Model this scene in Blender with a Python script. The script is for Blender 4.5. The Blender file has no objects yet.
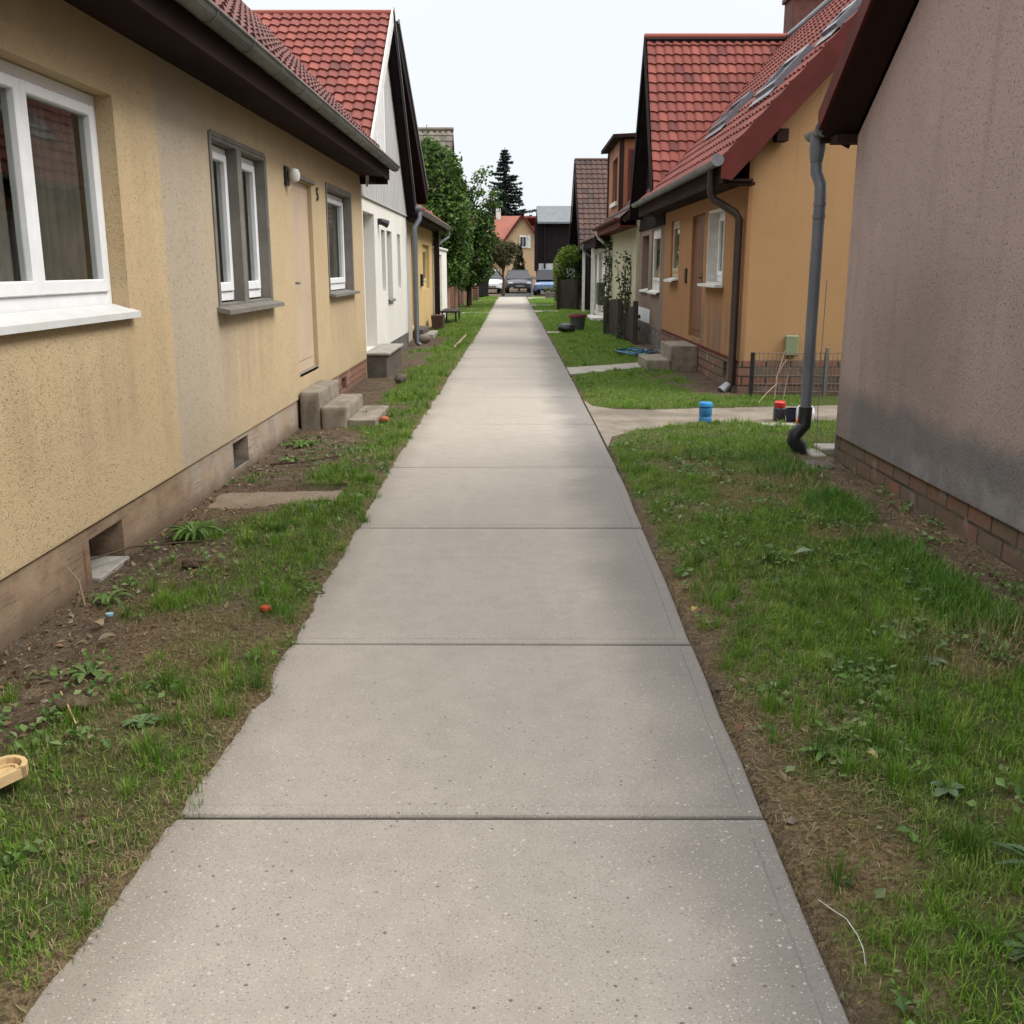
import bpy, math, random
import numpy as np
from mathutils import Vector
random.seed(7); RNG = np.random.default_rng(7)
SC = bpy.context.scene; COL = SC.collection
R = math.radians

# ------------------------------------------------------------------ node graph helper
class S:
    def __init__(s, g, k): s.g, s.k = g, k
    def _m(s, op, o=None, rev=False):
        n = s.g.nt.nodes.new('ShaderNodeMath'); n.operation = op
        a = [s, o] if not rev else [o, s]
        for i, v in enumerate(a):
            if v is None: continue
            s.g.put(n.inputs[i], v)
        return S(s.g, n.outputs[0])
    def __add__(s, o): return s._m('ADD', o)
    __radd__ = __add__
    def __mul__(s, o): return s._m('MULTIPLY', o)
    __rmul__ = __mul__
    def __sub__(s, o): return s._m('SUBTRACT', o)
    def __rsub__(s, o): return s._m('SUBTRACT', o, True)
    def abs(s): return s._m('ABSOLUTE')
    def max(s, o): return s._m('MAXIMUM', o)
    def min(s, o): return s._m('MINIMUM', o)

class G:
    def __init__(s, name, rough=.85, spec=.3):
        s.m = bpy.data.materials.new(name); s.m.use_nodes = True
        s.nt = s.m.node_tree; s.b = s.nt.nodes['Principled BSDF']
        s.b.inputs['Roughness'].default_value = rough
        s.b.inputs['Specular IOR Level'].default_value = spec
    def put(s, sock, v):
        if isinstance(v, S): s.nt.links.new(v.k, sock)
        elif isinstance(v, (tuple, list)): sock.default_value = tuple(v) + ((1,) if len(v) == 3 and sock.type == 'RGBA' else ())
        else: sock.default_value = v
    def pos(s): return S(s, s.nt.nodes.new('ShaderNodeNewGeometry').outputs['Position'])
    def obj(s): return S(s, s.nt.nodes.new('ShaderNodeTexCoord').outputs['Object'])
    def attr(s, n, o='Fac'):
        a = s.nt.nodes.new('ShaderNodeAttribute'); a.attribute_name = n; return S(s, a.outputs[o])
    def noise(s, v, sc, det=3, ro=.55, dist=0):
        n = s.nt.nodes.new('ShaderNodeTexNoise'); s.put(n.inputs['Vector'], v)
        n.inputs['Scale'].default_value = sc; n.inputs['Detail'].default_value = det
        n.inputs['Roughness'].default_value = ro; n.inputs['Distortion'].default_value = dist
        return S(s, n.outputs['Fac'])
    def vor(s, v, sc, out='Distance', feat='F1', rnd=1):
        n = s.nt.nodes.new('ShaderNodeTexVoronoi'); n.feature = feat; s.put(n.inputs['Vector'], v)
        n.inputs['Scale'].default_value = sc; n.inputs['Randomness'].default_value = rnd
        return S(s, n.outputs[out])
    def scl(s, v, t):
        if isinstance(v, tuple): return tuple(a*b for a, b in zip(v, t))
        n = s.nt.nodes.new('ShaderNodeVectorMath'); n.operation = 'MULTIPLY'
        s.put(n.inputs[0], v); n.inputs[1].default_value = t; return S(s, n.outputs[0])
    def sep(s, v):
        n = s.nt.nodes.new('ShaderNodeSeparateXYZ'); s.put(n.inputs[0], v); return [S(s, o) for o in n.outputs]
    def comb(s, x, y, z):
        n = s.nt.nodes.new('ShaderNodeCombineXYZ')
        for i, v in enumerate((x, y, z)): s.put(n.inputs[i], v)
        return S(s, n.outputs[0])
    def st(s, x, a, b, lo=0., hi=1.):
        n = s.nt.nodes.new('ShaderNodeMapRange'); n.interpolation_type = 'SMOOTHSTEP'
        s.put(n.inputs[0], x)
        for i, v in enumerate((a, b, lo, hi)): s.put(n.inputs[i+1], v)
        return S(s, n.outputs[0])
    def mix(s, a, b, f, mode='MIX'):
        n = s.nt.nodes.new('ShaderNodeMix'); n.data_type = 'RGBA'; n.blend_type = mode
        s.put(n.inputs[0], f); s.put(n.inputs[6], a); s.put(n.inputs[7], b); return S(s, n.outputs[2])
    def box(s, y, z, y0, y1, z0, z1, sy, sz):
        return s.st(y, y0-sy, y0+sy)*s.st(y, y1-sy, y1+sy, 1., 0.)*s.st(z, z0-sz, z0+sz)*s.st(z, z1-sz, z1+sz, 1., 0.)
    def bump(s, h, dist=.01, stren=1., prev=None):
        n = s.nt.nodes.new('ShaderNodeBump'); n.inputs['Distance'].default_value = dist
        n.inputs['Strength'].default_value = stren; s.put(n.inputs['Height'], h)
        if prev: s.put(n.inputs['Normal'], prev)
        return S(s, n.outputs[0])
    def out(s, col=None, rough=None, nrm=None):
        if col is not None: s.put(s.b.inputs['Base Color'], col)
        if rough is not None: s.put(s.b.inputs['Roughness'], rough)
        if nrm is not None: s.put(s.b.inputs['Normal'], nrm)
        return s.m

def simple(name, c1, c2=None, rough=.7, sc=6., fine=90., bump=.0015, spec=.3, metal=0., stretch=(1, 1, 1)):
    g = G(name, rough, spec); v = g.scl(g.obj(), stretch)
    c2 = c2 or tuple(c*.72 for c in c1)
    n = g.noise(v, sc, 5, .6)
    f = g.noise(v, fine, 2)
    col = g.mix(c1, c2, g.st(n*.75+f*.25, .35, .68))
    g.b.inputs['Metallic'].default_value = metal
    return g.out(col, g.st(n, .2, .8, rough-.08, rough+.08), g.bump(f, bump, .8) if bump else None)

def stucco(name, c1, c2, pit, stain, extra=None, streak=.5, bumpd=.008, psc=48., pitamt=.75):
    g = G(name, .92, .15); p = g.pos(); x, y, z = g.sep(p)
    blot = g.noise(p, .9, 5, .6)
    col = g.mix(c1, c2, g.st(blot, .35, .7))
    run = g.noise(g.scl(p, (3.2, 3.2, .22)), 1.6, 4, .6)
    col = g.mix(col, stain, g.st(run, .5, .78)*streak)
    if extra: col = extra(g, col, x, y, z, p)
    pv = g.noise(g.scl(p, (1, 1, .62)), psc, 2, .5)
    pm = g.st(pv, .57, .68)*g.st(g.noise(p, 9., 3), .28, .55)
    col = g.mix(col, pit, pm*pitamt)
    grain = g.noise(p, psc*3.2, 2)
    col = g.mix(col, g.scl(col, (.8, .79, .77)), g.st(grain, .45, .7)*.7)
    h = g.noise(p, psc*1.3, 3, .6)*.6+grain*.25-pm*.5
    return g.out(col, None, g.bump(h, bumpd, .85))

# ------------------------------------------------------------------ mesh builder
OFF = {}
class MB:
    def __init__(s): s.v = []; s.f = []; s.mi = []; s.m = 0; s.arr = []
    def face(s, pts):
        i = len(s.v); s.v += [tuple(p) for p in pts]; s.f.append(tuple(range(i, i+len(pts)))); s.mi.append(s.m)
    def box(s, x0, x1, y0, y1, z0, z1, bev=0.):
        if x1 < x0: x0, x1 = x1, x0
        if y1 < y0: y0, y1 = y1, y0
        if z1 < z0: z0, z1 = z1, z0
        b = min(bev, (x1-x0)*.45, (y1-y0)*.45, (z1-z0)*.45)
        if b <= 0:
            p = [(x, y, z) for z in (z0, z1) for y in (y0, y1) for x in (x0, x1)]
            i = len(s.v); s.v += p
            for q in ((0, 2, 3, 1), (4, 5, 7, 6), (0, 1, 5, 4), (2, 6, 7, 3), (0, 4, 6, 2), (1, 3, 7, 5)):
                s.f.append(tuple(i+k for k in q)); s.mi.append(s.m)
            return
        idx = {}
        X, Y, Z = (x0, x1), (y0, y1), (z0, z1)
        for a in (0, 1):
            for c in (0, 1):
                for d in (0, 1):
                    sx, sy, sz = (1-2*a)*b, (1-2*c)*b, (1-2*d)*b
                    for ax, q in enumerate(((X[a], Y[c]+sy, Z[d]+sz), (X[a]+sx, Y[c], Z[d]+sz), (X[a]+sx, Y[c]+sy, Z[d]))):
                        idx[a, c, d, ax] = len(s.v); s.v.append(q)
        def F(*k): s.f.append(tuple(idx[q] for q in k)); s.mi.append(s.m)
        for e in (0, 1):
            w = (lambda l: l) if e else (lambda l: l[::-1])
            F(*w([(e, 0, 0, 0), (e, 1, 0, 0), (e, 1, 1, 0), (e, 0, 1, 0)]))
            F(*w([(0, e, 0, 1), (0, e, 1, 1), (1, e, 1, 1), (1, e, 0, 1)]))
            F(*w([(0, 0, e, 2), (1, 0, e, 2), (1, 1, e, 2), (0, 1, e, 2)]))
        for a in (0, 1):
            for c in (0, 1):
                F((a, c, 0, 0), (a, c, 1, 0), (a, c, 1, 1), (a, c, 0, 1))
                F((a, 0, c, 0), (a, 1, c, 0), (a, 1, c, 2), (a, 0, c, 2))
                F((0, a, c, 1), (1, a, c, 1), (1, a, c, 2), (0, a, c, 2))
        for a in (0, 1):
            for c in (0, 1):
                for d in (0, 1): F((a, c, d, 0), (a, c, d, 1), (a, c, d, 2))
    def prism(s, poly, vec):
        n = len(poly); i = len(s.v); v = Vector(vec)
        s.v += [tuple(p) for p in poly]+[tuple(Vector(p)+v) for p in poly]
        s.f.append(tuple(range(i, i+n))[::-1]); s.mi.append(s.m)
        s.f.append(tuple(range(i+n, i+2*n))); s.mi.append(s.m)
        for k in range(n):
            j = (k+1) % n; s.f.append((i+k, i+j, i+n+j, i+n+k)); s.mi.append(s.m)
    def tube(s, pts, r, n=10, caps=True):
        P = [Vector(p) for p in pts]; rr = r if isinstance(r, (list, tuple)) else [r]*len(P)
        i0 = len(s.v); prev = None
        for k, p in enumerate(P):
            d = (P[min(k+1, len(P)-1)]-P[max(k-1, 0)])
            d = d.normalized() if d.length > 1e-9 else Vector((0, 0, 1))
            if prev is None:
                a = d.cross(Vector((0, 0, 1)) if abs(d.z) < .9 else Vector((1, 0, 0))).normalized()
            else:
                a = prev-d*prev.dot(d); a.normalize()
            prev = a; b = d.cross(a)
            for t in range(n):
                w = 2*math.pi*t/n; s.v.append(tuple(p+(a*math.cos(w)+b*math.sin(w))*rr[k]))
        for k in range(len(P)-1):
            for t in range(n):
                u = (t+1) % n; s.f.append((i0+k*n+t, i0+k*n+u, i0+(k+1)*n+u, i0+(k+1)*n+t)); s.mi.append(s.m)
        if caps:
            s.f.append(tuple(range(i0, i0+n))[::-1]); s.mi.append(s.m)
            e = i0+(len(P)-1)*n; s.f.append(tuple(range(e, e+n))); s.mi.append(s.m)
    def lathe(s, c, prof, n=20):
        s.tube([(c[0], c[1], c[2]+z) for r, z in prof], [max(r, .0005) for r, z in prof], n)
    def grid(s, P, closed=False):
        a, b = len(P), len(P[0]); i = len(s.v)
        for row in P: s.v += [tuple(p) for p in row]
        for u in range(a-1):
            for w in range(b-1):
                s.f.append((i+u*b+w, i+u*b+w+1, i+(u+1)*b+w+1, i+(u+1)*b+w)); s.mi.append(s.m)
    def halfpipe(s, y0, y1, x, z, r, n=10, th=.006):
        ang = [math.pi+math.pi*k/n for k in range(n+1)]
        o = [(x+r*math.cos(a), z+r*math.sin(a)) for a in ang]; q = [(x+(r-th)*math.cos(a), z+(r-th)*math.sin(a)) for a in ang[::-1]]
        L = o+q
        s.prism([(a, y0, b) for a, b in L], (0, y1-y0, 0))
        for e in (y0+.004, y1-.008): s.prism([(a, e, b) for a, b in q], (0, .004, 0))
        s.tube([(x+r, y0, z), (x+r, y1, z)], .011, 8)
    def np(s, V, F): s.arr.append((V, F, s.m))
    def build(s, name, mats, parent=None, smooth=False, at=None, colors=None, **tags):
        V = np.array(s.v, dtype=np.float64).reshape(-1, 3)
        fl = list(s.f); mi = list(s.mi); n = len(V); parts = [V]
        for (v, f, m) in s.arr:
            parts.append(v); fl += (f+n).tolist(); mi += [m]*len(f); n += len(v)
        V = np.concatenate(parts)
        if parent is not None: off = OFF[parent.name]
        elif at is not None: off = Vector(at)
        else: off = Vector(((V[:, 0].min()+V[:, 0].max())/2, (V[:, 1].min()+V[:, 1].max())/2, V[:, 2].min()))
        V = V-np.array(off)
        me = bpy.data.meshes.new(name); me.from_pydata(V.tolist(), [], fl)
        if not isinstance(mats, (list, tuple)): mats = [mats]
        for m in mats: me.materials.append(m)
        if len(mats) > 1: me.polygons.foreach_set('material_index', mi)
        if smooth:
            me.polygons.foreach_set('use_smooth', [True]*len(me.polygons))
            if smooth != 'all':
                try: me.set_sharp_from_angle(angle=R(38))
                except Exception: pass
        if colors is not None:
            a = me.color_attributes.new('Col', 'FLOAT_COLOR', 'POINT')
            c = np.ones((len(V), 4), dtype=np.float32); c[:, :3] = colors; a.data.foreach_set('color', c.ravel())
        o = bpy.data.objects.new(name, me); COL.objects.link(o)
        if parent is not None: o.parent = parent
        else: o.location = off
        OFF[o.name] = Vector(off)
        for k, v in tags.items(): o[{'cat': 'category'}.get(k, k)] = v
        return o

def thing(name, label, cat, loc, group=None):
    o = bpy.data.objects.new(name, None); COL.objects.link(o); o.location = loc; o.empty_display_size = .2
    o['label'] = label; o['category'] = cat
    if group: o['group'] = group
    OFF[o.name] = Vector(loc); return o

def copy_tree(o, parent=None):
    c = o.copy(); COL.objects.link(c); OFF[c.name] = OFF[o.name].copy()
    if parent is not None: c.parent = parent
    for ch in o.children: copy_tree(ch, c)
    return c

def rough_box(mb, x0, x1, y0, y1, z0, z1, rad=.02, seed=1, amp=.012, st=.035):
    """cast concrete block: rounded worn edges and slightly uneven faces"""
    def lin(a, b):
        n = max(3, int((b-a)/st)); return np.concatenate([[a, a+rad*.3, a+rad], np.linspace(a+rad, b-rad, n)[1:-1], [b-rad, b-rad*.3, b]])
    X, Y, Z = lin(x0, x1), lin(y0, y1), lin(z0, z1)
    def patch(U, W, f):
        A, B = np.meshgrid(U, W, indexing='ij'); P = np.stack(f(A, B), -1).reshape(-1, 3); c = np.clip(P, [x0+rad, y0+rad, z0+rad], [x1-rad, y1-rad, z1-rad]); d = P-c; L = np.linalg.norm(d, axis=1); L[L == 0] = 1
        n = d/L[:, None]; chip = vnoise(P[:, 0]*1.3+P[:, 2], P[:, 1]+P[:, 2]*.7, 9., seed, 4)-.5; big = np.maximum(0, vnoise(P[:, 0]+P[:, 2], P[:, 1], 4., seed+7, 2)-.62)*1.2*(np.abs(d) > rad*.2).sum(1).clip(0, 2)/2
        P = c+n*(rad+amp*chip-rad*big)[:, None]; a, b = A.shape; i = (np.arange(a-1)[:, None]*b+np.arange(b-1)[None]).ravel(); mb.np(P, np.stack([i, i+1, i+b+1, i+b], 1))
    for z in (z0, z1): patch(X, Y, lambda a, b: (a, b, a*0+z))
    for y in (y0, y1): patch(X, Z, lambda a, b: (a, a*0+y, b))
    for x in (x0, x1): patch(Y, Z, lambda a, b: (a*0+x, a, b))

# wall in a plane x = const with openings; sg = outward direction; every opening (y0,y1,z0,z1,depth)
def wall_x(mb, x, sg, y0, y1, z0, z1, ops=(), rm=0):
    ys = sorted({y0, y1, *[o[0] for o in ops], *[o[1] for o in ops]}); zs = sorted({z0, z1, *[o[2] for o in ops], *[o[3] for o in ops]})
    base = mb.m
    for a, b in zip(ys, ys[1:]):
        for c, d in zip(zs, zs[1:]):
            my, mz = (a+b)/2, (c+d)/2
            if any(o[0] < my < o[1] and o[2] < mz < o[3] for o in ops): continue
            q = [(x, a, c), (x, b, c), (x, b, d), (x, a, d)]
            mb.face(q if sg > 0 else q[::-1])
    mb.m = rm if rm is not None else base
    for (a, b, c, d, dep) in ops:
        w = x-sg*dep
        mb.face([(x, a, c), (x, a, d), (w, a, d), (w, a, c)]); mb.face([(x, b, c), (w, b, c), (w, b, d), (x, b, d)])
        mb.face([(x, a, d), (x, b, d), (w, b, d), (w, a, d)]); mb.face([(x, a, c), (w, a, c), (w, b, c), (x, b, c)])
    mb.m = base

def ring(mb, x0, x1, a, b, c, d, w, wb=None, bev=.004):
    wb = wb or w
    mb.box(x0, x1, a, a+w, c, d, bev); mb.box(x0, x1, b-w, b, c, d, bev)
    mb.box(x0+.001, x1-.001, a+w, b-w, d-w, d, bev); mb.box(x0+.001, x1-.001, a+w, b-w, c, c+wb, bev)

def window_x(house, x, sg, a, b, c, d, dep, leaves, fm, sillm=None, sill=.06, curtain=None, fw=.055, label=None, sillz=None):
    """window in an opening of a wall x = const: the window is its outer frame; sashes, panes, sill and curtain hang under it"""
    xi = x-sg*dep; g = .002
    m = MB(); ring(m, xi-sg*.05, xi+sg*.012, a+g, b-g, c+g, d-g, fw, fw*1.6)
    w = m.build('window', fm, house)
    if label: w['label'] = label
    ws = (b-a-2*fw)/leaves
    for k in range(leaves):
        p, q = a+fw+k*ws+.003, a+fw+(k+1)*ws-.003; lo, hi = c+fw*1.6+.003, d-fw-.003
        m = MB(); ring(m, xi-sg*.04, xi+sg*.028, p, q, lo, hi, .058, .07, .006); m.build('sash', fm, w)
        m = MB(); m.box(xi-sg*.012, xi-sg*.006, p+.056, q-.056, lo+.068, hi-.056); m.build('pane', GLASS, w)
        if curtain:
            m = MB(); yy = np.linspace(p+.03, q-.03, 60)
            P = [[(xi-sg*(.075+.018*math.sin(t*95)+.012*math.sin(t*37)), t, z) for t in yy] for z in (lo, hi)]
            m.grid(P); m.build('curtain', curtain, w, smooth='all')
    if sillm:
        m = MB(); zs = c if sillz is None else sillz
        x0, x1 = x-sg*(dep-.02), x+sg*sill
        L = [(x0, zs+.03), (x1, zs-.012), (x1, zs-.046), (x1-sg*.012, zs-.046), (x1-sg*.014, zs-.026), (x+sg*.003, zs-.012), (x0, zs+.002)]
        m.prism([(q[0], a-.03, q[1]) for q in L], (0, b-a+.06, 0)); m.build('sill', sillm, w)
    return w

# interlocking pantiles laid as real relief on a slope
def tiles(mb, O, U, V, lu, lv, tw=.2, th=.27, samp=7, amp=.015, lip=.034):
    O, U, V = (np.array(t, dtype=float) for t in (O, U, V)); U /= np.linalg.norm(U); V /= np.linalg.norm(V)
    N = np.cross(U, V); N = N if N[2] > 0 else -N
    nu = int(round(lu/tw)); tw = lu/nu; nv = max(1, int(round(lv/th))); th = lv/nv
    u = np.linspace(0, lu, nu*samp+1); ph = 2*np.pi*u/tw
    wv = amp*(np.sin(ph)+.35*np.sin(2*ph+.6))
    tile_i = np.minimum((u/tw).astype(int), nu-1)
    VV = []; FF = []; base = 0; cols = []
    for j in range(nv):
        jit = RNG.normal(0, .003, nu)[tile_i]+RNG.normal(0, .002); tc = RNG.random(nu)[tile_i]
        v0, v1 = j*th, (j+1)*th+.012
        rows = [(v0-.004+jit, wv*.9-.004), (v0+jit, wv+lip), ((v0+v1)/2+jit*0, wv+lip*.55), (v1, wv+.002)]
        for (vv, hh) in rows:
            VV.append(O+np.outer(u, U)+np.outer(vv*np.ones_like(u), V)+np.outer(hh, N)); cols.append(tc)
        n = len(u)
        for r in range(3):
            a = base+r*n+np.arange(n-1); FF.append(np.stack([a, a+1, a+n+1, a+n], 1))
        base += 4*n
    mb.np(np.concatenate(VV), np.concatenate(FF)); mb.tc = np.concatenate(cols)

def roof_slope(house, O, U, V, lu, lv, tm, bm, thick=.14, tw=.2, th=.27, name='roof', relief=True, samp=7):
    """one roof slope as a part: relief tiles on a boarded slab"""
    O, U, V = Vector(O), Vector(U).normalized(), Vector(V).normalized(); N = U.cross(V); N = N if N.z > 0 else -N
    m = MB(); m.m = 1
    q = [O, O+U*lu, O+U*lu+V*lv, O+V*lv]
    m.prism([p-N*.02 for p in q], tuple(-N*thick))
    m.m = 0
    if relief: tiles(m, O, U, V, lu, lv, tw, th, samp)
    else: m.prism([p+N*.02 for p in q], tuple(-N*.03))
    nv = len(m.v); o = m.build(name, [tm, bm], house, smooth=True)
    if relief:
        t = np.concatenate([np.full(nv, .5), m.tc]); a = o.data.attributes.new('tint', 'FLOAT', 'POINT'); a.data.foreach_set('value', t.astype(np.float32))
    return o

def roofmat(name, c1, c2, moss=(.05, .055, .03), amt=.4):
    g = G(name, .75, .25); p = g.pos(); t = g.attr('tint')
    col = g.mix(c1, c2, t*.9); col = g.mix(col, g.scl(c2, (.62, .66, .7)), g.st(t, .84, .97)*.8); col = g.mix(col, g.scl(c1, (1.25, 1.3, 1.3)), g.st(t, .16, .03)*.6)
    col = g.mix(col, moss, g.st(g.noise(p, 1.9, 5, .7), .46, .72)*amt)
    f = g.noise(p, 40, 3)
    col = g.mix(col, g.scl(col, (.7, .7, .72)), g.st(f, .5, .75)*.5)
    return g.out(col, None, g.bump(f, .003, .5))
# ------------------------------------------------------------------ materials
def glass():
    m = bpy.data.materials.new('window_glass'); m.use_nodes = True; nt = m.node_tree; nt.nodes.clear()
    o = nt.nodes.new('ShaderNodeOutputMaterial'); mx = nt.nodes.new('ShaderNodeMixShader')
    t = nt.nodes.new('ShaderNodeBsdfTransparent'); t.inputs[0].default_value = (.78, .8, .79, 1)
    gl = nt.nodes.new('ShaderNodeBsdfGlossy'); gl.inputs['Roughness'].default_value = .02
    n = nt.nodes.new('ShaderNodeTexNoise'); n.inputs['Scale'].default_value = 1.4
    b = nt.nodes.new('ShaderNodeBump'); b.inputs['Distance'].default_value = .004; b.inputs['Strength'].default_value = .35
    tc = nt.nodes.new('ShaderNodeNewGeometry')
    nt.links.new(tc.outputs['Position'], n.inputs['Vector']); nt.links.new(n.outputs['Fac'], b.inputs['Height'])
    f = nt.nodes.new('ShaderNodeFresnel'); f.inputs['IOR'].default_value = 1.6
    for q in (gl, f): nt.links.new(b.outputs[0], q.inputs['Normal'])
    bk = nt.nodes.new('ShaderNodeMath'); bk.operation = 'MULTIPLY_ADD'; bk.inputs[1].default_value = -1.; bk.inputs[2].default_value = 1.; nt.links.new(tc.outputs['Backfacing'], bk.inputs[0]); mu = nt.nodes.new('ShaderNodeMath'); mu.operation = 'MULTIPLY'; nt.links.new(f.outputs[0], mu.inputs[0]); nt.links.new(bk.outputs[0], mu.inputs[1])
    nt.links.new(mu.outputs[0], mx.inputs[0]); nt.links.new(t.outputs[0], mx.inputs[1]); nt.links.new(gl.outputs[0], mx.inputs[2])
    nt.links.new(mx.outputs[0], o.inputs[0]); return m
GLASS = glass()
WHITE = simple('white_frame_paint', (.74, .75, .76), (.66, .67, .68), .4, 5, 60, .0004)
OFFW = simple('aged_white_paint', (.60, .59, .56), (.48, .47, .44), .6, 7, 80, .0006)
GREYP = simple('grey_paint', (.175, .16, .14), (.125, .115, .10), .75, 4, 90, .001)
TANP = simple('tan_door_paint', (.46, .36, .26), (.41, .315, .225), .55, 2, 70, .0006)
SILLM = simple('metal_sill', (.56, .56, .55), (.5, .495, .48), .5, 6, 70, .0005)
ZINC = simple('zinc', (.19, .2, .21), (.13, .135, .145), .5, 5, 60, .0006, .5, .55, (1, .5, 1))
ZINCD = simple('dark_zinc', (.135, .145, .165), (.10, .11, .125), .5, 5, 60, .0006, .5, .3)
GUTT = simple('grey_green_gutter', (.15, .155, .14), (.08, .085, .075), .6, 5, 60, .0008, .4, .25, (1, .35, 1))
BROWNW = simple('dark_brown_boards', (.026, .013, .011), (.02, .011, .01), .8, 3, 60, .001, .08, 0, (1, .2, 1))
MAROON = simple('maroon_boards', (.10, .022, .018), (.07, .018, .015), .7, 3, 60, .001, .12, 0)
BLACKW = simple('black_brown_boards', (.012, .009, .010), (.020, .014, .014), .85, 3, 60, .001, .06)
BLACKP = simple('black_plastic', (.012, .012, .013), (.02, .02, .02), .45, 8, 60, .0006)
STONE = simple('concrete_step', (.235, .20, .155), (.12, .102, .08), .9, 6, 120, .003)
STONED = simple('dark_concrete', (.10, .085, .07), (.065, .055, .046), .92, 6, 120, .003)
SLABM = simple('grey_concrete_slab', (.30, .28, .245), (.20, .185, .16), .9, 5, 120, .002)
WOODD = simple('weathered_dark_wood', (.055, .045, .038), (.03, .025, .022), .85, 4, 60, .002, .2, 0, (3, 3, .4))
REDWOOD = simple('red_brown_fence', (.19, .075, .048), (.115, .05, .035), .8, 4, 60, .002, .2, 0, (3, 3, .4))
POSTW = simple('pale_post', (.36, .25, .18), (.27, .19, .14), .8, 4, 60, .001)
CURT = simple('net_curtain', (.24, .21, .18), (.18, .155, .13), .9, 5, 90, 0)
DARKIN = simple('dark_interior', (.055, .05, .045), (.035, .032, .03), .9, 3, 40, 0)
GREYSID = simple('grey_siding', (.40, .395, .385), (.35, .345, .335), .7, 3, 80, .001, .3, 0, (1, 1, .2))
BROWNPIPE = simple('brown_pipe', (.045, .028, .022), (.03, .02, .017), .45, 4, 60, .0005)
OCHRE = simple('ochre_door', (.30, .17, .05), (.24, .13, .04), .6, 3, 60, .0006)
WOODDOOR = simple('red_brown_door', (.145, .052, .026), (.095, .035, .018), .5, 3, 50, .001, .4, 0, (2, 2, .4))

def leftwall(g, col, x, y, z, p):
    n = g.noise(p, 2.2, 4, .6); n2 = g.noise(g.scl(p, (2.5, 2.5, .3)), 2., 4, .6)
    grey = g.st(y+n*.06, 6.60, 6.68)*g.st(y+n*1.1, 7.5, 9.4, 1., .12)
    col = g.mix(col, (.37, .325, .27), grey*(.35+.75*n2))
    lo = g.st(z+n*.5, .35, 1.05, 1., 0.)
    col = g.mix(col, (.33, .255, .155), lo*.45*g.st(y, 6.5, 7.0))
    for (a, b) in ((4.2, 5.9), (7.65, 9.4), (12.3, 14.2)):
        col = g.mix(col, (.235, .175, .12), g.box(y+n2*.15, z+n*.25, a+.1, b+.15, .75, 1.33, .12, .18)*g.st(n2, .3, .7)*.30)
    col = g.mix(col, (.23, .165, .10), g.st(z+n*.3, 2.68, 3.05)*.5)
    col = g.mix(col, (.30, .235, .15), g.box(y, z, 6.2, 6.5, .3, 2.6, .15, .3)*g.st(n2, .4, .7)*.35)
    return col
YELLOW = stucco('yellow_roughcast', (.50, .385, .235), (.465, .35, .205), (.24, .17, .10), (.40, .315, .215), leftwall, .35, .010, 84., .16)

def pinkwall(g, col, x, y, z, p):
    n = g.noise(p, 1.5, 5, .65); n2 = g.noise(g.scl(p, (2., 2., .35)), 2.2, 4, .6); w = g.noise(p, 3.5, 4, .65)
    top = g.st(y, 4.5, 8.5, .12, 0.)
    band = g.st(z+n*.26+w*.14+n2*.1, .78, .98, 1., 0.)
    col = g.mix(col, (.135, .133, .134), band*(.60+.5*n2))
    col = g.mix(col, (.135, .11, .098), g.box(y+n*.5, z+w*.6, 6.6, 8.2, .8, 1.9, .5, .45)*.35)
    low = g.st(z+w*.3+n*.15, .55, .68, 1., 0.)*g.st(y+n, 8.4, 7.4)
    col = g.mix(col, (.25, .242, .235), low*g.st(w*.6+n2*.4, .38, .60)*.75)
    col = g.mix(col, (.275, .215, .185), g.box(y, z, 8.1, 8.7, .15, .75, .1, .2)*.5)
    return col
PINK = stucco('pinkish_roughcast', (.35, .277, .25), (.305, .243, .217), (.12, .09, .08), (.22, .165, .15), pinkwall, .5, .010, 66., .4)

def orangewall(g, col, x, y, z, p):
    n = g.noise(g.scl(p, (2.5, 2.5, .3)), 1.7, 4, .6); m = g.noise(p, 1.6, 4, .6)
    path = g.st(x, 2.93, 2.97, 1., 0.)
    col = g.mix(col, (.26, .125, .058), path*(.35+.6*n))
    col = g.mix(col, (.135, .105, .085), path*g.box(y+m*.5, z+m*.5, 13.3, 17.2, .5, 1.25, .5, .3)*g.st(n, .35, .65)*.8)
    return col
ORANGE = stucco('orange_stucco', (.375, .228, .112), (.345, .207, .10), (.25, .13, .05), (.29, .165, .075), orangewall, .5, .003, 70., .2)
GREYWALL = stucco('grey_brown_stucco', (.215, .16, .125), (.165, .125, .10), (.09, .07, .06), (.11, .09, .08), None, .5, .003, 60., .3)
WHITEW = stucco('white_stucco', (.66, .645, .60), (.60, .585, .54), (.45, .43, .39), (.52, .49, .43), None, .3, .002, 70., .2)
CREAMW = stucco('cream_green_stucco', (.42, .40, .285), (.36, .345, .25), (.25, .24, .18), (.30, .285, .21), None, .5, .002, 70., .2)
YELL2 = stucco('ochre_yellow_stucco', (.54, .39, .185), (.49, .35, .165), (.3, .2, .09), (.38, .26, .12), None, .3, .002, 70., .2)
FARY = stucco('far_yellow_render', (.47, .33, .20), (.42, .30, .19), (.3, .2, .12), (.38, .28, .18), None, .3, .002, 30., .1)

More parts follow.
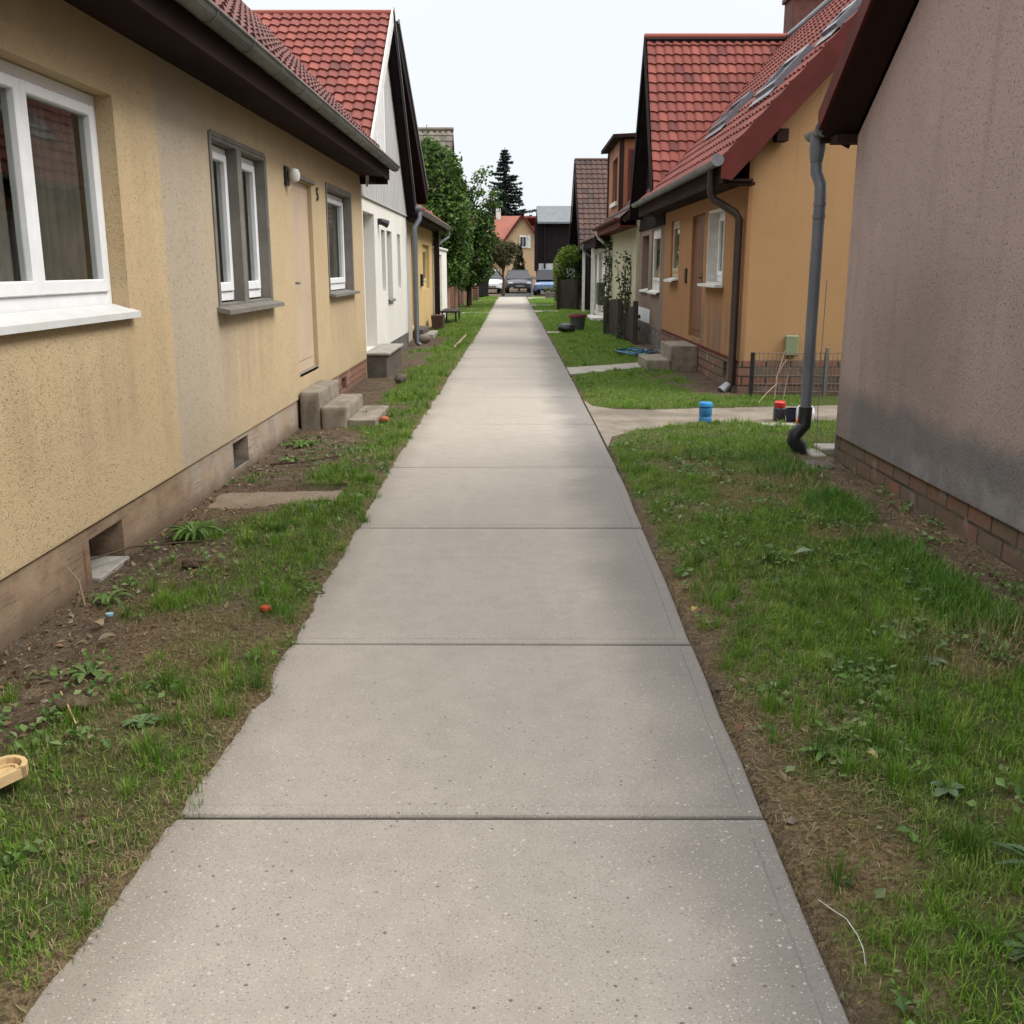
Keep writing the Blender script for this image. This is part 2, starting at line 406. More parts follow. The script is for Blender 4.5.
def plinth(name, plaster=True):
    g = G(name, .9, .15); p = g.pos(); x, y, z = g.sep(p)
    b = g.nt.nodes.new('ShaderNodeTexBrick'); g.put(b.inputs['Vector'], g.comb(y+x, z+g.noise(p, 3., 2)*.01, 0.))
    b.inputs['Scale'].default_value = 1.; b.inputs['Brick Width'].default_value = .25 if plaster else .31; b.inputs['Row Height'].default_value = .0835 if plaster else .1165
    b.inputs['Mortar Size'].default_value = .007 if plaster else .011; b.inputs['Mortar Smooth'].default_value = .2
    b.inputs['Color1'].default_value = (.25, .10, .07, 1) if plaster else (.22, .095, .068, 1); b.inputs['Color2'].default_value = (.17, .10, .07, 1) if plaster else (.13, .105, .078, 1); b.inputs['Mortar'].default_value = (.085, .065, .05, 1) if plaster else (.045, .036, .03, 1)
    n = g.noise(p, 2.6, 5, .65); f = g.noise(p, 70, 3)
    fac = S(g, b.outputs['Fac']); col = S(g, b.outputs['Color'])
    if plaster:
        pl = g.mix((.29, .215, .145), (.21, .15, .10), g.st(n, .35, .65))
        pl = g.mix(pl, (.33, .285, .24), g.st(y, 6.6, 6.9)*g.st(n, .3, .6)*.8)
        crk = g.noise(g.scl(p, (1, .35, 9.)), 1.3, 4, .7); cl = g.st((crk-.5).abs(), .0, .02, 1., 0.)*g.st(n, .35, .6); pl = g.mix(pl, (.10, .07, .05), cl*.7)
        pl = g.mix(pl, (.34, .255, .17), g.st(g.noise(g.scl(p, (1, .6, 3.)), 2.3, 5, .7), .5, .7)*.5)
        rust = g.box(y+n*.02, z, 5.03, 5.055, -.1, .19, .012, .03); pl = g.mix(pl, (.12, .045, .02), rust*.8)
        show = g.st(n+(y-11)*.10, .55, .75)
        faint = g.st(g.noise(p, 4., 3), .5, .6)*.3
        col = g.mix(pl, col, show.max(faint))
        dirt = g.st(z+n*.22, .08, .24, 1., 0.); col = g.mix(col, (.105, .075, .052), dirt*.8)
        h = fac*(-1.)*show+f*.25+n*.4
    else:
        col = g.mix(col, (.10, .085, .058), g.st(n+z*-.5, .3, .58)*.8)
        col = g.mix(col, (.26, .235, .2), g.st(g.noise(p, 5., 4), .58, .72)*.5)
        h = fac*-1.+f*.3
    return g.out(col, None, g.bump(h, .012, .9))
PLAST = plinth('worn_plaster_plinth'); BRICK = plinth('worn_brick_plinth', False)
def stonebase():
    g = G('grey_stone_plinth', .9, .15); p = g.pos(); d = g.vor(p, 9., 'Distance'); n = g.noise(p, 5, 4)
    return g.out(g.mix((.17, .155, .14), (.085, .078, .07), g.st(d, .25, .7)*.8+n*.2), None, g.bump(d*-1., .012, .8))
STONEB = stonebase()
RED1 = roofmat('bright_red_tile', (.19, .050, .037), (.135, .035, .028), (.10, .045, .035), .22)
RED2 = roofmat('red_tile', (.19, .050, .037), (.13, .034, .027), (.11, .04, .03), .22)
DULL = roofmat('weathered_maroon_tile', (.135, .052, .046), (.10, .043, .04), (.08, .06, .05), .5)
BRTILE = roofmat('brown_tile', (.075, .038, .030), (.05, .028, .024), (.05, .045, .036), .5)
GREYT = roofmat('grey_brown_tile', (.13, .11, .085), (.10, .085, .07), (.06, .06, .04), .6)
FARRED = roofmat('far_orange_tile', (.20, .068, .048), (.16, .055, .04), (.13, .06, .04), .5)
METALR = simple('pale_grey_roof_sheet', (.15, .165, .17), (.12, .13, .135), .95, 3, 30, .001, .05)

def concrete():
    g = G('path_concrete', .88, .2); p = g.pos(); x, y, z = g.sep(p); t = g.attr('tint')
    n = g.noise(p, 1.1, 5, .6); f = g.noise(p, 140, 3, .7); m = g.noise(p, 9, 4, .6)
    col = g.mix((.325, .295, .255), (.29, .263, .228), g.st(n*.45+m*.55, .36, .64))
    col = g.mix(col, g.scl(col, (.74, .73, .72)), t*.38)
    edge = g.st(x+n*.6, .58, 1.0)
    col = g.mix(col, (.15, .14, .13), edge*.85)
    col = g.mix(col, (.21, .185, .155), g.st(x-n*.4, -1.28, -.98, 1., 0.)*.8)
    col = g.mix(col, g.scl(col, (.6, .59, .57)), g.st(f, .46, .72)*.65)
    cv = g.nt.nodes.new('ShaderNodeVectorMath'); cv.operation = 'ADD'; nn = g.nt.nodes.new('ShaderNodeTexNoise'); nn.inputs['Scale'].default_value = 2.2; nn.inputs['Detail'].default_value = 5; g.put(nn.inputs['Vector'], p)
    sc_ = g.nt.nodes.new('ShaderNodeVectorMath'); sc_.operation = 'SCALE'; g.nt.links.new(nn.outputs['Color'], sc_.inputs[0]); sc_.inputs['Scale'].default_value = .5
    g.put(cv.inputs[0], p); g.nt.links.new(sc_.outputs[0], cv.inputs[1]); ce = g.vor(S(g, cv.outputs[0]), .42, 'Distance', 'DISTANCE_TO_EDGE')
    crack = g.st(ce, .0015, .0045, 1., 0.)*g.st(g.noise(p, .5, 2), .52, .6); col = g.mix(col, (.16, .145, .125), crack*.0)
    near = g.st(y, 2.2, 4.6, 1., .45)
    d1 = g.vor(p, 42., 'Distance'); r1 = S(g, g.vor(p, 42., 'Color').k); rr = g.sep(r1)
    light = g.st(d1, .16, .26, 1., 0.)*g.st(rr[0], .86, .88)
    dark = g.st(d1, .17, .25, 1., 0.)*g.st(rr[1], .88, .90)*g.st(rr[0], .7, .72, 1., 0.)
    d2 = g.vor(p, 120., 'Distance'); r2 = g.sep(S(g, g.vor(p, 120., 'Color').k))
    l2 = g.st(d2, .25, .35, 1., 0.)*g.st(r2[0], .72, .75); k2 = g.st(d2, .25, .35, 1., 0.)*g.st(r2[1], .76, .8)
    col = g.mix(col, (.47, .44, .39), light*near*.6); col = g.mix(col, (.10, .09, .08), dark*near*.9)
    col = g.mix(col, (.46, .425, .375), l2*near*.6); col = g.mix(col, (.14, .125, .11), k2*near*.8)
    col = g.mix(col, (.235, .21, .18), g.st(g.noise(p, 3.3, 5, .7), .58, .72)*.4)
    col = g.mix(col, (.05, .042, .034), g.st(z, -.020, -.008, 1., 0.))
    return g.out(col, None, g.bump(f+light*.3+m*.6, .0035, .7))
PATHM = concrete()

def gravelly(name, c1, c2):
    g = G(name, .92, .15); p = g.pos(); n = g.noise(p, 1.7, 5, .65); f = g.noise(p, 60, 4, .7); d = g.vor(p, 55., 'Distance')
    col = g.mix(c1, c2, g.st(n, .35, .65)); col = g.mix(col, g.scl(col, (.62, .6, .57)), g.st(f, .45, .7)*.8)
    return g.out(col, None, g.bump(f-d*.5, .008, .9))
DRIVE = gravelly('worn_driveway', (.225, .193, .155), (.135, .115, .092))
ASPH = gravelly('asphalt', (.07, .068, .066), (.05, .05, .05))

def soil():
    g = G('soil', .95, .1); p = g.pos(); gr = g.attr('grass'); n = g.noise(p, 3.1, 5, .65); f = g.noise(p, 55, 4, .7); k = g.noise(p, 14, 4, .6)
    col = g.mix((.165, .122, .085), (.10, .072, .05), g.st(n*.5+k*.5, .36, .62))
    col = g.mix(col, (.25, .20, .14), g.st(g.noise(p, 5.5, 4, .7), .56, .70)*.6)
    d = g.vor(p, 38., 'Distance'); c = g.sep(S(g, g.vor(p, 38., 'Color').k))
    col = g.mix(col, (.27, .23, .18), g.st(d, .2, .3, 1., 0.)*g.st(c[0], .86, .88)*.8)
    gc = g.mix((.050, .085, .016), (.085, .085, .03), g.st(k, .42, .68))
    far = g.st(g.sep(p)[1], 8., 26.); gc = g.mix(gc, (.10, .175, .022), far)
    col = g.mix(col, gc, gr*.85)
    th = g.attr('thatch'); col = g.mix(col, g.mix((.23, .17, .095), (.13, .09, .05), g.st(f, .35, .6)), th)
    col = g.mix(col, g.scl(col, (.55, .53, .5)), g.st(f, .46, .7)*.75)
    return g.out(col, None, g.bump(f*1.2+k*1.5+g.noise(p, 26, 4, .7), .03, 1.))
SOIL = soil()

def leafmat(name, trans=.3, rough=.5):
    g = G(name, rough, .25); nt = g.nt
    a = g.attr('Col', 'Color'); g.put(g.b.inputs['Base Color'], a)
    t = nt.nodes.new('ShaderNodeBsdfTranslucent'); g.put(t.inputs[0], a); mx = nt.nodes.new('ShaderNodeMixShader'); mx.inputs[0].default_value = trans
    o = [n for n in nt.nodes if n.type == 'OUTPUT_MATERIAL'][0]
    nt.links.new(g.b.outputs[0], mx.inputs[1]); nt.links.new(t.outputs[0], mx.inputs[2]); nt.links.new(mx.outputs[0], o.inputs[0])
    return g.m
LEAF = leafmat('leaf'); BLADE = leafmat('grass_blade', .25, .55)
BARK = simple('bark', (.085, .06, .042), (.045, .033, .025), .9, 8, 40, .01, .1, 0, (1, 1, .3))
# ------------------------------------------------------------------ ground, path and paving
def vnoise(x, y, s=1., seed=0, oct=3):
    x = np.asarray(x, float)*s; y = np.asarray(y, float)*s; tot = 0; amp = .5; nrm = 0
    for k in range(oct):
        xi, yi = np.floor(x), np.floor(y); fx, fy = x-xi, y-yi; fx = fx*fx*(3-2*fx); fy = fy*fy*(3-2*fy)
        def h(a, b):
            q = np.sin(a*127.1+b*311.7+seed*74.7+k*19.3)*43758.5453; return q-np.floor(q)
        tot = tot+amp*((h(xi, yi)*(1-fx)+h(xi+1, yi)*fx)*(1-fy)+(h(xi, yi+1)*(1-fx)+h(xi+1, yi+1)*fx)*fy)
        nrm += amp; amp *= .5; x = x*2.03+7.1; y = y*2.03+3.7
    return tot/nrm
def sst(x, a, b):
    t = np.clip((np.asarray(x, float)-a)/(b-a), 0, 1); return t*t*(3-2*t)
RX = ([-50, 1.9, 2.75, 4.2, 6.2, 8.3, 10.6, 16, 27, 53, 62], [.72, .735, .75, .775, .81, .835, .835, .83, .78, .62, .6])
LX = ([-50, 1.9, 2.75, 4.2, 6.2, 8.3, 10.6, 16, 27, 53, 62], [-1.02, -1.02, -.965, -.925, -.95, -.97, -.965, -.95, -.90, -.92, -.92])
def right_edge(y): return np.interp(y, *RX)
def left_edge(y):
    y = np.asarray(y, float); o = 0*y
    return np.interp(y, *LX)+.030*(vnoise(y, o, 1.6, 3, 3)-.5)*sst(y, 0, 2)+.022*(vnoise(y, o+9, 11., 4, 3)-.5)+.045*np.exp(-((y-3.62)/.13)**2)+.02*np.exp(-((y-3.3)/.25)**2)
def in_poly(x, y, P):
    x = np.asarray(x); y = np.asarray(y); r = np.zeros(np.broadcast(x, y).shape, bool)
    for (a, b), (c, d) in zip(P, P[1:]+P[:1]):
        cond = ((b > y) != (d > y)) & (x < (c-a)*(y-b)/((d-b) if d != b else 1e-9)+a); r ^= cond
    return r
DRV = [(.80, 8.95), (.86, 9.25), (1.0, 9.85), (1.25, 10.2), (1.6, 10.48), (2.2, 10.68), (3.2, 10.82), (5, 10.9), (11, 11.), (11, 12.3), (4.5, 12.15), (3.2, 12.02), (2.2, 11.85), (1.6, 11.7), (1.2, 11.75), (.98, 12.0), (.80, 12.5)]
SIDE = [(.80, 15.75), (1.3, 16.0), (2.0, 16.75), (2.15, 16.95), (2.15, 17.75), (1.5, 17.2), (.80, 16.75)]
LSL = [(-1.24, 7.40), (-1.24, 6.86), (-1.6, 6.80), (-2.14, 6.80), (-2.16, 7.30), (-1.6, 7.36)]
CROSS = [[(-2.0, 37.3), (-.85, 37.3), (-.85, 38.2), (-2.0, 38.2)], [(-1.95, 40.8), (-1.45, 40.8), (-1.45, 41.7), (-1.95, 41.7)], [(-1.9, 51.2), (-.85, 51.2), (-.85, 52.3), (-1.9, 52.3)],
         [(.7, 38.9), (1.6, 38.9), (1.6, 39.7), (.7, 39.7)], [(.66, 45.2), (1.7, 45.2), (1.7, 46.2), (.66, 46.2)], [(.64, 55.5), (2.2, 55.5), (2.2, 57.6), (.64, 57.6)], [(.8, 25.9), (1.25, 25.9), (1.25, 26.5), (.8, 26.5)]]
PAVED = [DRV, SIDE, LSL]+CROSS
def paved(x, y, grow=0.):
    r = np.zeros(np.broadcast(x, y).shape, bool)
    for P in PAVED:
        xs = [p[0] for p in P]; ys = [p[1] for p in P]
        bb = (x > min(xs)-.3) & (x < max(xs)+.3) & (y > min(ys)-.3) & (y < max(ys)+.3)
        if bb.any(): r |= bb & in_poly(x+.08*(vnoise(x, y, 3., 11)-.5), y+.12*(vnoise(x, y, 3., 12)-.5), P)
    return r
def gheight(x, y):
    x = np.asarray(x, float); y = np.asarray(y, float)
    le, re = left_edge(y), right_edge(y)
    n = vnoise(x, y, 2.2, 1, 4)-.5; f = vnoise(x, y, 13., 2, 4)-.5
    left = sst(le-x, -.012, .07); right = sst(x-re, .0, .05)
    lh = .004+.022*sst(le-x, 0, .2)+.035*n*sst(le-x, .0, .3)+.022*f-.045*sst(-1.55-x, 0, .5)
    rh = -.028+.04*sst(x-re, .06, .35)+.04*n*sst(x-re, .05, .4)+.026*f*sst(x-re, .0, .1)-.012*sst(x, 2.45, 2.6)
    h = np.where(x < 0, -.07+left*(lh+.07), -.07+right*(rh+.07))
    near = sst(y, 75, 55)
    h = h*near+(1-near)*-.01
    return np.where(paved(x, y), -.03, h)
def grass_density(x, y):
    """0..1 cover of living grass"""
    x = np.asarray(x, float); y = np.asarray(y, float)
    n = vnoise(x, y, 1.15, 21, 4); m = vnoise(x, y, 3.7, 22, 3); le, re = left_edge(y), right_edge(y)
    dl = le-x; dr = x-re
    far = sst(y, 9.5, 15); fl = sst(y, 22, 30)
    L = sst(dl+.16*(m-.5), .0, .12)*sst(n*.75+m*.35+.02+far*.07-.335*sst(dl, .42, .95)*(1-fl)+fl*.4, .36, .56)*.95
    L = L*(1-.92*sst(x, -1.88-.25*m, -2.12)*(1-fl*.7))
    Rr = sst(dr+.12*(m-.5), .02, .09+.10*(1-sst(y, 3, 9)))*sst(n*.55+m*.45+.05+.25*sst(y, 1.5, 8.)+.18*sst(dr, .1, .6), .34, .60)
    w = np.where(y < 8.7, sst(2.52-.2*m-x, 0., .2), sst(2.86-x+.8*(y > 24.5)*0, 0, .1)+((y > 8.7) & (y < 13.1) & (x > 2.7)))
    w = np.where((y > 13) & (y < 24.5), sst(2.62-x-.5*sst(m, .45, .6)*((y > 13) & (y < 17)), 0., .25), w)
    Rr = Rr*np.clip(w, 0, 1)
    g = np.where(x < 0, L, Rr)
    g = np.where((x > le) & (x < re), 0, g)
    g = g*(~paved(x, y))*(y < 59)
    return np.clip(g, 0, 1)

def make_ground():
    xs = np.concatenate([[-600, -200, -80, -40, -20, -12, -9, -7, -5, -4, -3.2], np.arange(-2.6, 3.4, .022), np.arange(3.42, 6.2, .1), [7, 9, 12, 20, 40, 80, 200, 600]])
    ys = [-200., -60, -20, -8, -3, -1, 0., .6]; y = 1.2
    while y < 70: ys.append(y); y += max(.02, .0042*y*1.15)
    ys = np.array(ys+[76, 85, 100, 130, 200, 400, 900])
    X, Y = np.meshgrid(xs, ys); Z = gheight(X, Y); gd = grass_density(X, Y)
    gd = np.where((X < -3) | (X > 6), .8, gd)*((Y < 59) | (Y > 71))
    a, b = X.shape; i = (np.arange(a-1)[:, None]*b+np.arange(b-1)[None, :]).ravel()
    m = MB(); m.np(np.stack([X.ravel(), Y.ravel(), Z.ravel()], 1), np.stack([i, i+1, i+b+1, i+b], 1))
    o = m.build('ground', SOIL, at=(0, 0, 0), smooth='all', kind='structure')
    t = o.data.attributes.new('grass', 'FLOAT', 'POINT'); t.data.foreach_set('value', gd.ravel().astype(np.float32))
    le, re = left_edge(Y), right_edge(Y); w1 = vnoise(X, Y, 4.5, 55, 3)
    th = np.clip(np.where(X < 0, sst(.16-(le-X)+.22*(w1-.5), 0, .1)*.9, sst(.36-(X-re)+.5*(w1-.5), 0, .2)*sst(w1, .42, .6)*.6)*sst(Y, 30, 10)+.6*sst(vnoise(X, Y, 1.5, 66, 4), .50, .68)*sst(Y, 12, 7), 0, 1)
    t = o.data.attributes.new('thatch', 'FLOAT', 'POINT'); t.data.foreach_set('value', th.ravel().astype(np.float32))
make_ground()

def make_path():
    J = [-5., -3., -1., .95, 2.74, 4.18, 6.22, 8.22, 10.59, 12.85, 15.04, 16.91, 18.7, 20.49, 22.65, 24.79, 27., 29.3, 31.5, 33.85, 36., 38.2, 40.3, 42.4, 44.6, 46.8, 49, 51.2, 53.4, 55.6, 57.6, 59.]
    V = []; F = []; T = []
    tint = {4: .28, 5: .12, 6: .3, 7: .2, 8: .16, 9: .1, 10: .3, 11: .55, 12: .25, 13: .5, 14: .22, 15: .42}
    for k, (a, b) in enumerate(zip(J, J[1:])):
        g = .008 if k < 9 else .013
        yo = [(a+g, -.09), (a+g, -.016), (a+g+.006, -.006), (a+g+.014, -.003), (a+g+.050, -.004), (a+g+.056, 0)]
        yo += [(a+(b-a)*t, 0) for t in (.25, .5, .75)]
        yo += [(b-(q-a), z) for q, z in yo[:6][::-1]]
        dz = random.uniform(-.003, .003); tl = random.uniform(-.002, .002); base = len(V)
        for (y, z) in yo:
            re = float(right_edge(y))
            for (x, zz) in ((-1.25, 0), (-.6, 0), (0, .001), (.4, 0), (re-.066, 0), (re-.058, -.0045), (re-.014, -.003), (re-.006, -.006), (re, -.016), (re, -.09)):
                wob = .004*math.sin(y*9+k)+.003*math.sin(y*23) if x > .7 else 0
                V.append((x+wob, y, min(z, zz if zz < 0 else z)+dz+tl*x)); T.append(tint.get(k, random.uniform(.08, .5)))
        n = 10
        for r in range(len(yo)-1):
            for c in range(n-1):
                i = base+r*n+c; F.append((i, i+1, i+n+1, i+n))
    m = MB(); m.np(np.array(V), np.array(F)); o = m.build('footpath', PATHM, at=(0, 0, 0), kind='structure')
    t = o.data.attributes.new('tint', 'FLOAT', 'POINT'); t.data.foreach_set('value', np.array(T, np.float32))
make_path()
def sheet(name, P, mat, z=.002, th=.03):
    m = MB(); m.prism([(x, y, z-th) for x, y in P], (0, 0, th)); m.build(name, mat, at=(P[0][0], P[0][1], 0), kind='structure')
def grow(P, d):
    cx = sum(p[0] for p in P)/len(P); cy = sum(p[1] for p in P)/len(P)
    return [(x+d*(1 if x > cx else -1)*(0 if x < .9 and x > 0 else 1), y+d*(1 if y > cy else -1)) for x, y in P]
sheet('driveway', [(right_edge(y)+.012 if x < .9 else x, y) for x, y in grow(DRV, .06)], DRIVE, -.003)
sheet('side_path', [(right_edge(y)+.012 if x < .9 else x, y) for x, y in grow(SIDE, .03)], SLABM, .004)
sheet('side_path', grow(LSL, .04), gravelly('worn_earth_slab', (.215, .17, .125), (.15, .115, .08)), -.022)
for P in CROSS: sheet('side_path', P, SLABM, .003)
sheet('street', [(-60, 59.03), (60, 59.03), (60, 70.5), (-60, 70.5)], ASPH, .0)
# ------------------------------------------------------------------ houses on the left
def wall_rest(mb, x0, x1, y0, y1, z1, sgn):
    """three remaining walls of a house body whose decorated wall is x = (x1 if sgn>0 else x0)"""
    xb, xf = (x0, x1) if sgn > 0 else (x1, x0)
    mb.face([(xb, y0, -.1), (xb, y1, -.1), (xb, y1, z1), (xb, y0, z1)])
    for y in (y0, y1): mb.face([(xb, y, -.1), (xf, y, -.1), (xf, y, z1), (xb, y, z1)])

def near_left():
    X = -2.22; h = thing('terraced_house', 'yellow roughcast terraced house with plaster plinth, white windows and tan door, nearest on the left', 'house', (X, 7.5, 0))
    m = MB(); ops = [(4.1, 5.92, 1.37, 2.52, .11), (7.75, 8.45, 1.33, 2.53, .10), (8.55, 9.35, 1.33, 2.53, .10), (10.42, 11.45, .53, 2.47, .06), (12.36, 14.1, 1.3, 2.52, .12), (.3, 2.0, 1.37, 2.52, .15)]
    wall_x(m, X, 1, -4, 15.15, .30, 2.92, ops); wall_rest(m, -10.5, X, -4, 15.15, 2.92, 1)
    for y in (-4, 15.15): m.face([(X, y, 2.92), (-10.5, y, 2.92), (-6.36, y, 7.4)])
    m.box(X-.018, X-.001, -4, 10.4, .292, .299); m.box(X-.018, X-.001, 11.5, 15.14, .292, .299)
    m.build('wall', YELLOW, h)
    m = MB(); P = X-.016
    wall_x(m, P, 1, -4, 15.14, -.15, .296, [(5.1, 5.56, -.02, .215, .28), (7.88, 8.33, .03, .25, .25), (13.0, 13.35, .06, .22, .2), (2.2, 2.65, 0, .215, .28)], 0)
    pl = m.build('plinth', PLAST, h)
    for (a, b, z0, z1, d) in ((5.1, 5.56, -.02, .215, .27), (7.88, 8.33, .03, .25, .24), (13.0, 13.35, .06, .22, .19), (2.2, 2.65, 0, .215, .27)):
        m = MB(); m.box(P-d-.02, P-d, a-.02, b+.02, z0-.02, z1+.02); m.box(P-d+.002, P-.02, a+.003, b-.003, z0+.002, z0+.02); m.build('cellar_opening', DARKIN, pl)
    m = MB(); m.box(P-.24, P+.035, 5.12, 5.54, -.06, .004, .006); m.build('cellar_sill', SLABM, pl)
    window_x(h, X, 1, 4.1, 5.92, 1.37, 2.52, .11, 2, WHITE, SILLM, .05, CURT, .06)
    window_x(h, X, 1, .3, 2.0, 1.37, 2.52, .15, 2, WHITE, SILLM, .05, CURT, .06)
    w = window_x(h, X, 1, 7.765, 8.447, 1.345, 2.51, .095, 1, WHITE, None, .06, CURT, .045)
    w2 = window_x(h, X, 1, 8.553, 9.335, 1.345, 2.51, .095, 1, WHITE, None, .06, CURT, .045)
    m = MB()
    for (a, b) in ((7.742, 8.45), (8.55, 9.358)):     # grey lining of the deep reveals
        m.box(X-.094, X+.008, a, a+.018, 1.31, 2.54, .002); m.box(X-.094, X+.008, b-.018, b, 1.31, 2.54, .002)
        m.box(X-.094, X+.007, a+.018, b-.018, 2.515, 2.54, .002); m.box(X-.094, X+.004, a+.018, b-.018, 1.31, 1.335, .002)
    m.box(X-.09, X+.006, 8.452, 8.548, 1.312, 2.538)
    m.box(X+.001, X+.012, 7.69, 7.741, 1.3, 2.56); m.box(X+.001, X+.012, 9.359, 9.40, 1.3, 2.56); m.box(X+.001, X+.0115, 7.741, 9.359, 2.541, 2.575)
    s = m.build('window_surround', GREYP, h)
    m = MB(); m.prism([(X-.02, 7.64, 1.322), (X+.1, 7.64, 1.296), (X+.1, 7.64, 1.262), (X-.02, 7.64, 1.285)], (0, 1.8, 0)); m.build('sill', GREYP, s)
    window_x(h, X, 1, 12.38, 14.08, 1.325, 2.5, .115, 1, WHITE, None, .06, CURT, .05)
    m = MB(); m.box(X-.11, X+.007, 12.345, 12.365, 1.29, 2.53); m.box(X-.11, X+.007, 14.095, 14.115, 1.29, 2.53); m.box(X-.11, X+.006, 12.365, 14.095, 2.51, 2.532)
    m.box(X+.001, X+.011, 12.29, 12.344, 1.29, 2.57); m.box(X+.001, X+.011, 14.116, 14.16, 1.29, 2.57); m.box(X+.001, X+.0105, 12.344, 14.116, 2.533, 2.575)
    s = m.build('window_surround', GREYP, h)
    m = MB(); m.prism([(X-.1, 12.28, 1.318), (X+.08, 12.28, 1.292), (X+.08, 12.28, 1.262), (X-.1, 12.28, 1.29)], (0, 1.92, 0)); m.build('sill', GREYP, s)
    m = MB(); m.box(X-.10, X-.045, 10.425, 11.445, .535, 2.465); m.box(X-.044, X-.038, 10.52, 11.35, .65, 2.36, .004)
    d = m.build('door', TANP, h)
    m = MB(); m.tube([(X-.04, 10.5, 1.45), (X+.01, 10.5, 1.45), (X+.01, 10.6, 1.45)], .011, 8); m.box(X-.044, X-.033, 10.485, 10.515, 1.36, 1.52, .003); m.build('handle', ZINC, d, True)
    m = MB(); m.box(X+.001, X+.03, 10.36, 11.55, 2.478, 2.515, .004); m.build('door_lintel', GREYP, h)
    m = MB(); m.box(X-.08, X+.0, 10.44, 11.43, .50, .5345, .004); m.build('threshold', STONE, h)
    m = MB(); m.box(X+.001, X+.03, 10.13, 10.27, 2.37, 2.55, .01); l = m.build('wall_lamp', BLACKP, h)
    m = MB(); m.lathe((X+.085, 10.2, 2.40), [(.02, 0), (.045, .015), (.058, .05), (.056, .09), (.04, .12), (.015, .13)], 18); m.build('lamp_shade', OFFW, l, True)
    c = bpy.data.curves.new('digit', 'FONT'); c.body = '5'; c.size = .2; c.extrude = .006
    t = bpy.data.objects.new('digit', c); COL.objects.link(t); bpy.context.view_layer.update()
    me = bpy.data.meshes.new_from_object(t.evaluated_get(bpy.context.evaluated_depsgraph_get())); bpy.data.objects.remove(t)
    me.materials.clear(); me.materials.append(BLACKP); n = bpy.data.objects.new('house_number', me); COL.objects.link(n)
    n.parent = h; n.location = (X+.012-X, 11.7-7.5, 2.33); n.rotation_euler = (R(90), 0, R(90)); OFF[n.name] = OFF[h.name]
    # steps
    m = MB()
    rough_box(m, -2.205, -2.0, 10.28, 11.42, -.1, .375, .012, 1); s = m.build('steps', STONE, h, True)
    m = MB(); rough_box(m, -1.994, -1.73, 10.27, 11.4, -.1, .225, .028, 2); m.build('step', STONE, s, True)
    m = MB(); rough_box(m, -1.724, -1.44, 10.30, 11.42, -.1, .085, .010, 3); m.build('step', STONE, s)
    # eave, gutter and roof
    m = MB(); m.box(X+.001, -1.86, -4.2, 15.35, 2.875, 2.90); m.box(-1.859, -1.835, -4.2, 15.38, 2.84, 3.04); m.box(X-.3, -1.86, 15.36, 15.385, 2.78, 3.0); m.box(X+.002, -2.02, 15.16, 15.34, 2.79, 2.874)
    m.build('eave', BROWNW, h)
    m = MB(); m.halfpipe(-4.2, 15.5, -1.765, 3.03, .068)
    for k in range(24):
        y = -3.6+k*.82; a = [math.pi+math.pi*q/8 for q in range(9)]
        m.prism([(-1.765+.074*math.cos(t), y, 3.03+.074*math.sin(t)) for t in a]+[(-1.765+.069*math.cos(t), y, 3.03+.069*math.sin(t)) for t in a[::-1]], (0, .02, 0))
    m.build('gutter', GUTT, h)
    c, s_ = math.cos(R(46)), math.sin(R(46))
    roof_slope(h, (-1.80, -4.2, 3.075), (0, 1, 0), (-c, 0, s_), 19.75, 6.55, DULL, BROWNW, .14, .21, .3)
    roof_slope(h, (-10.92, -4.2, 3.075), (0, 1, 0), (c, 0, s_), 19.75, 6.55, DULL, BROWNW, .14, relief=False)
near_left()

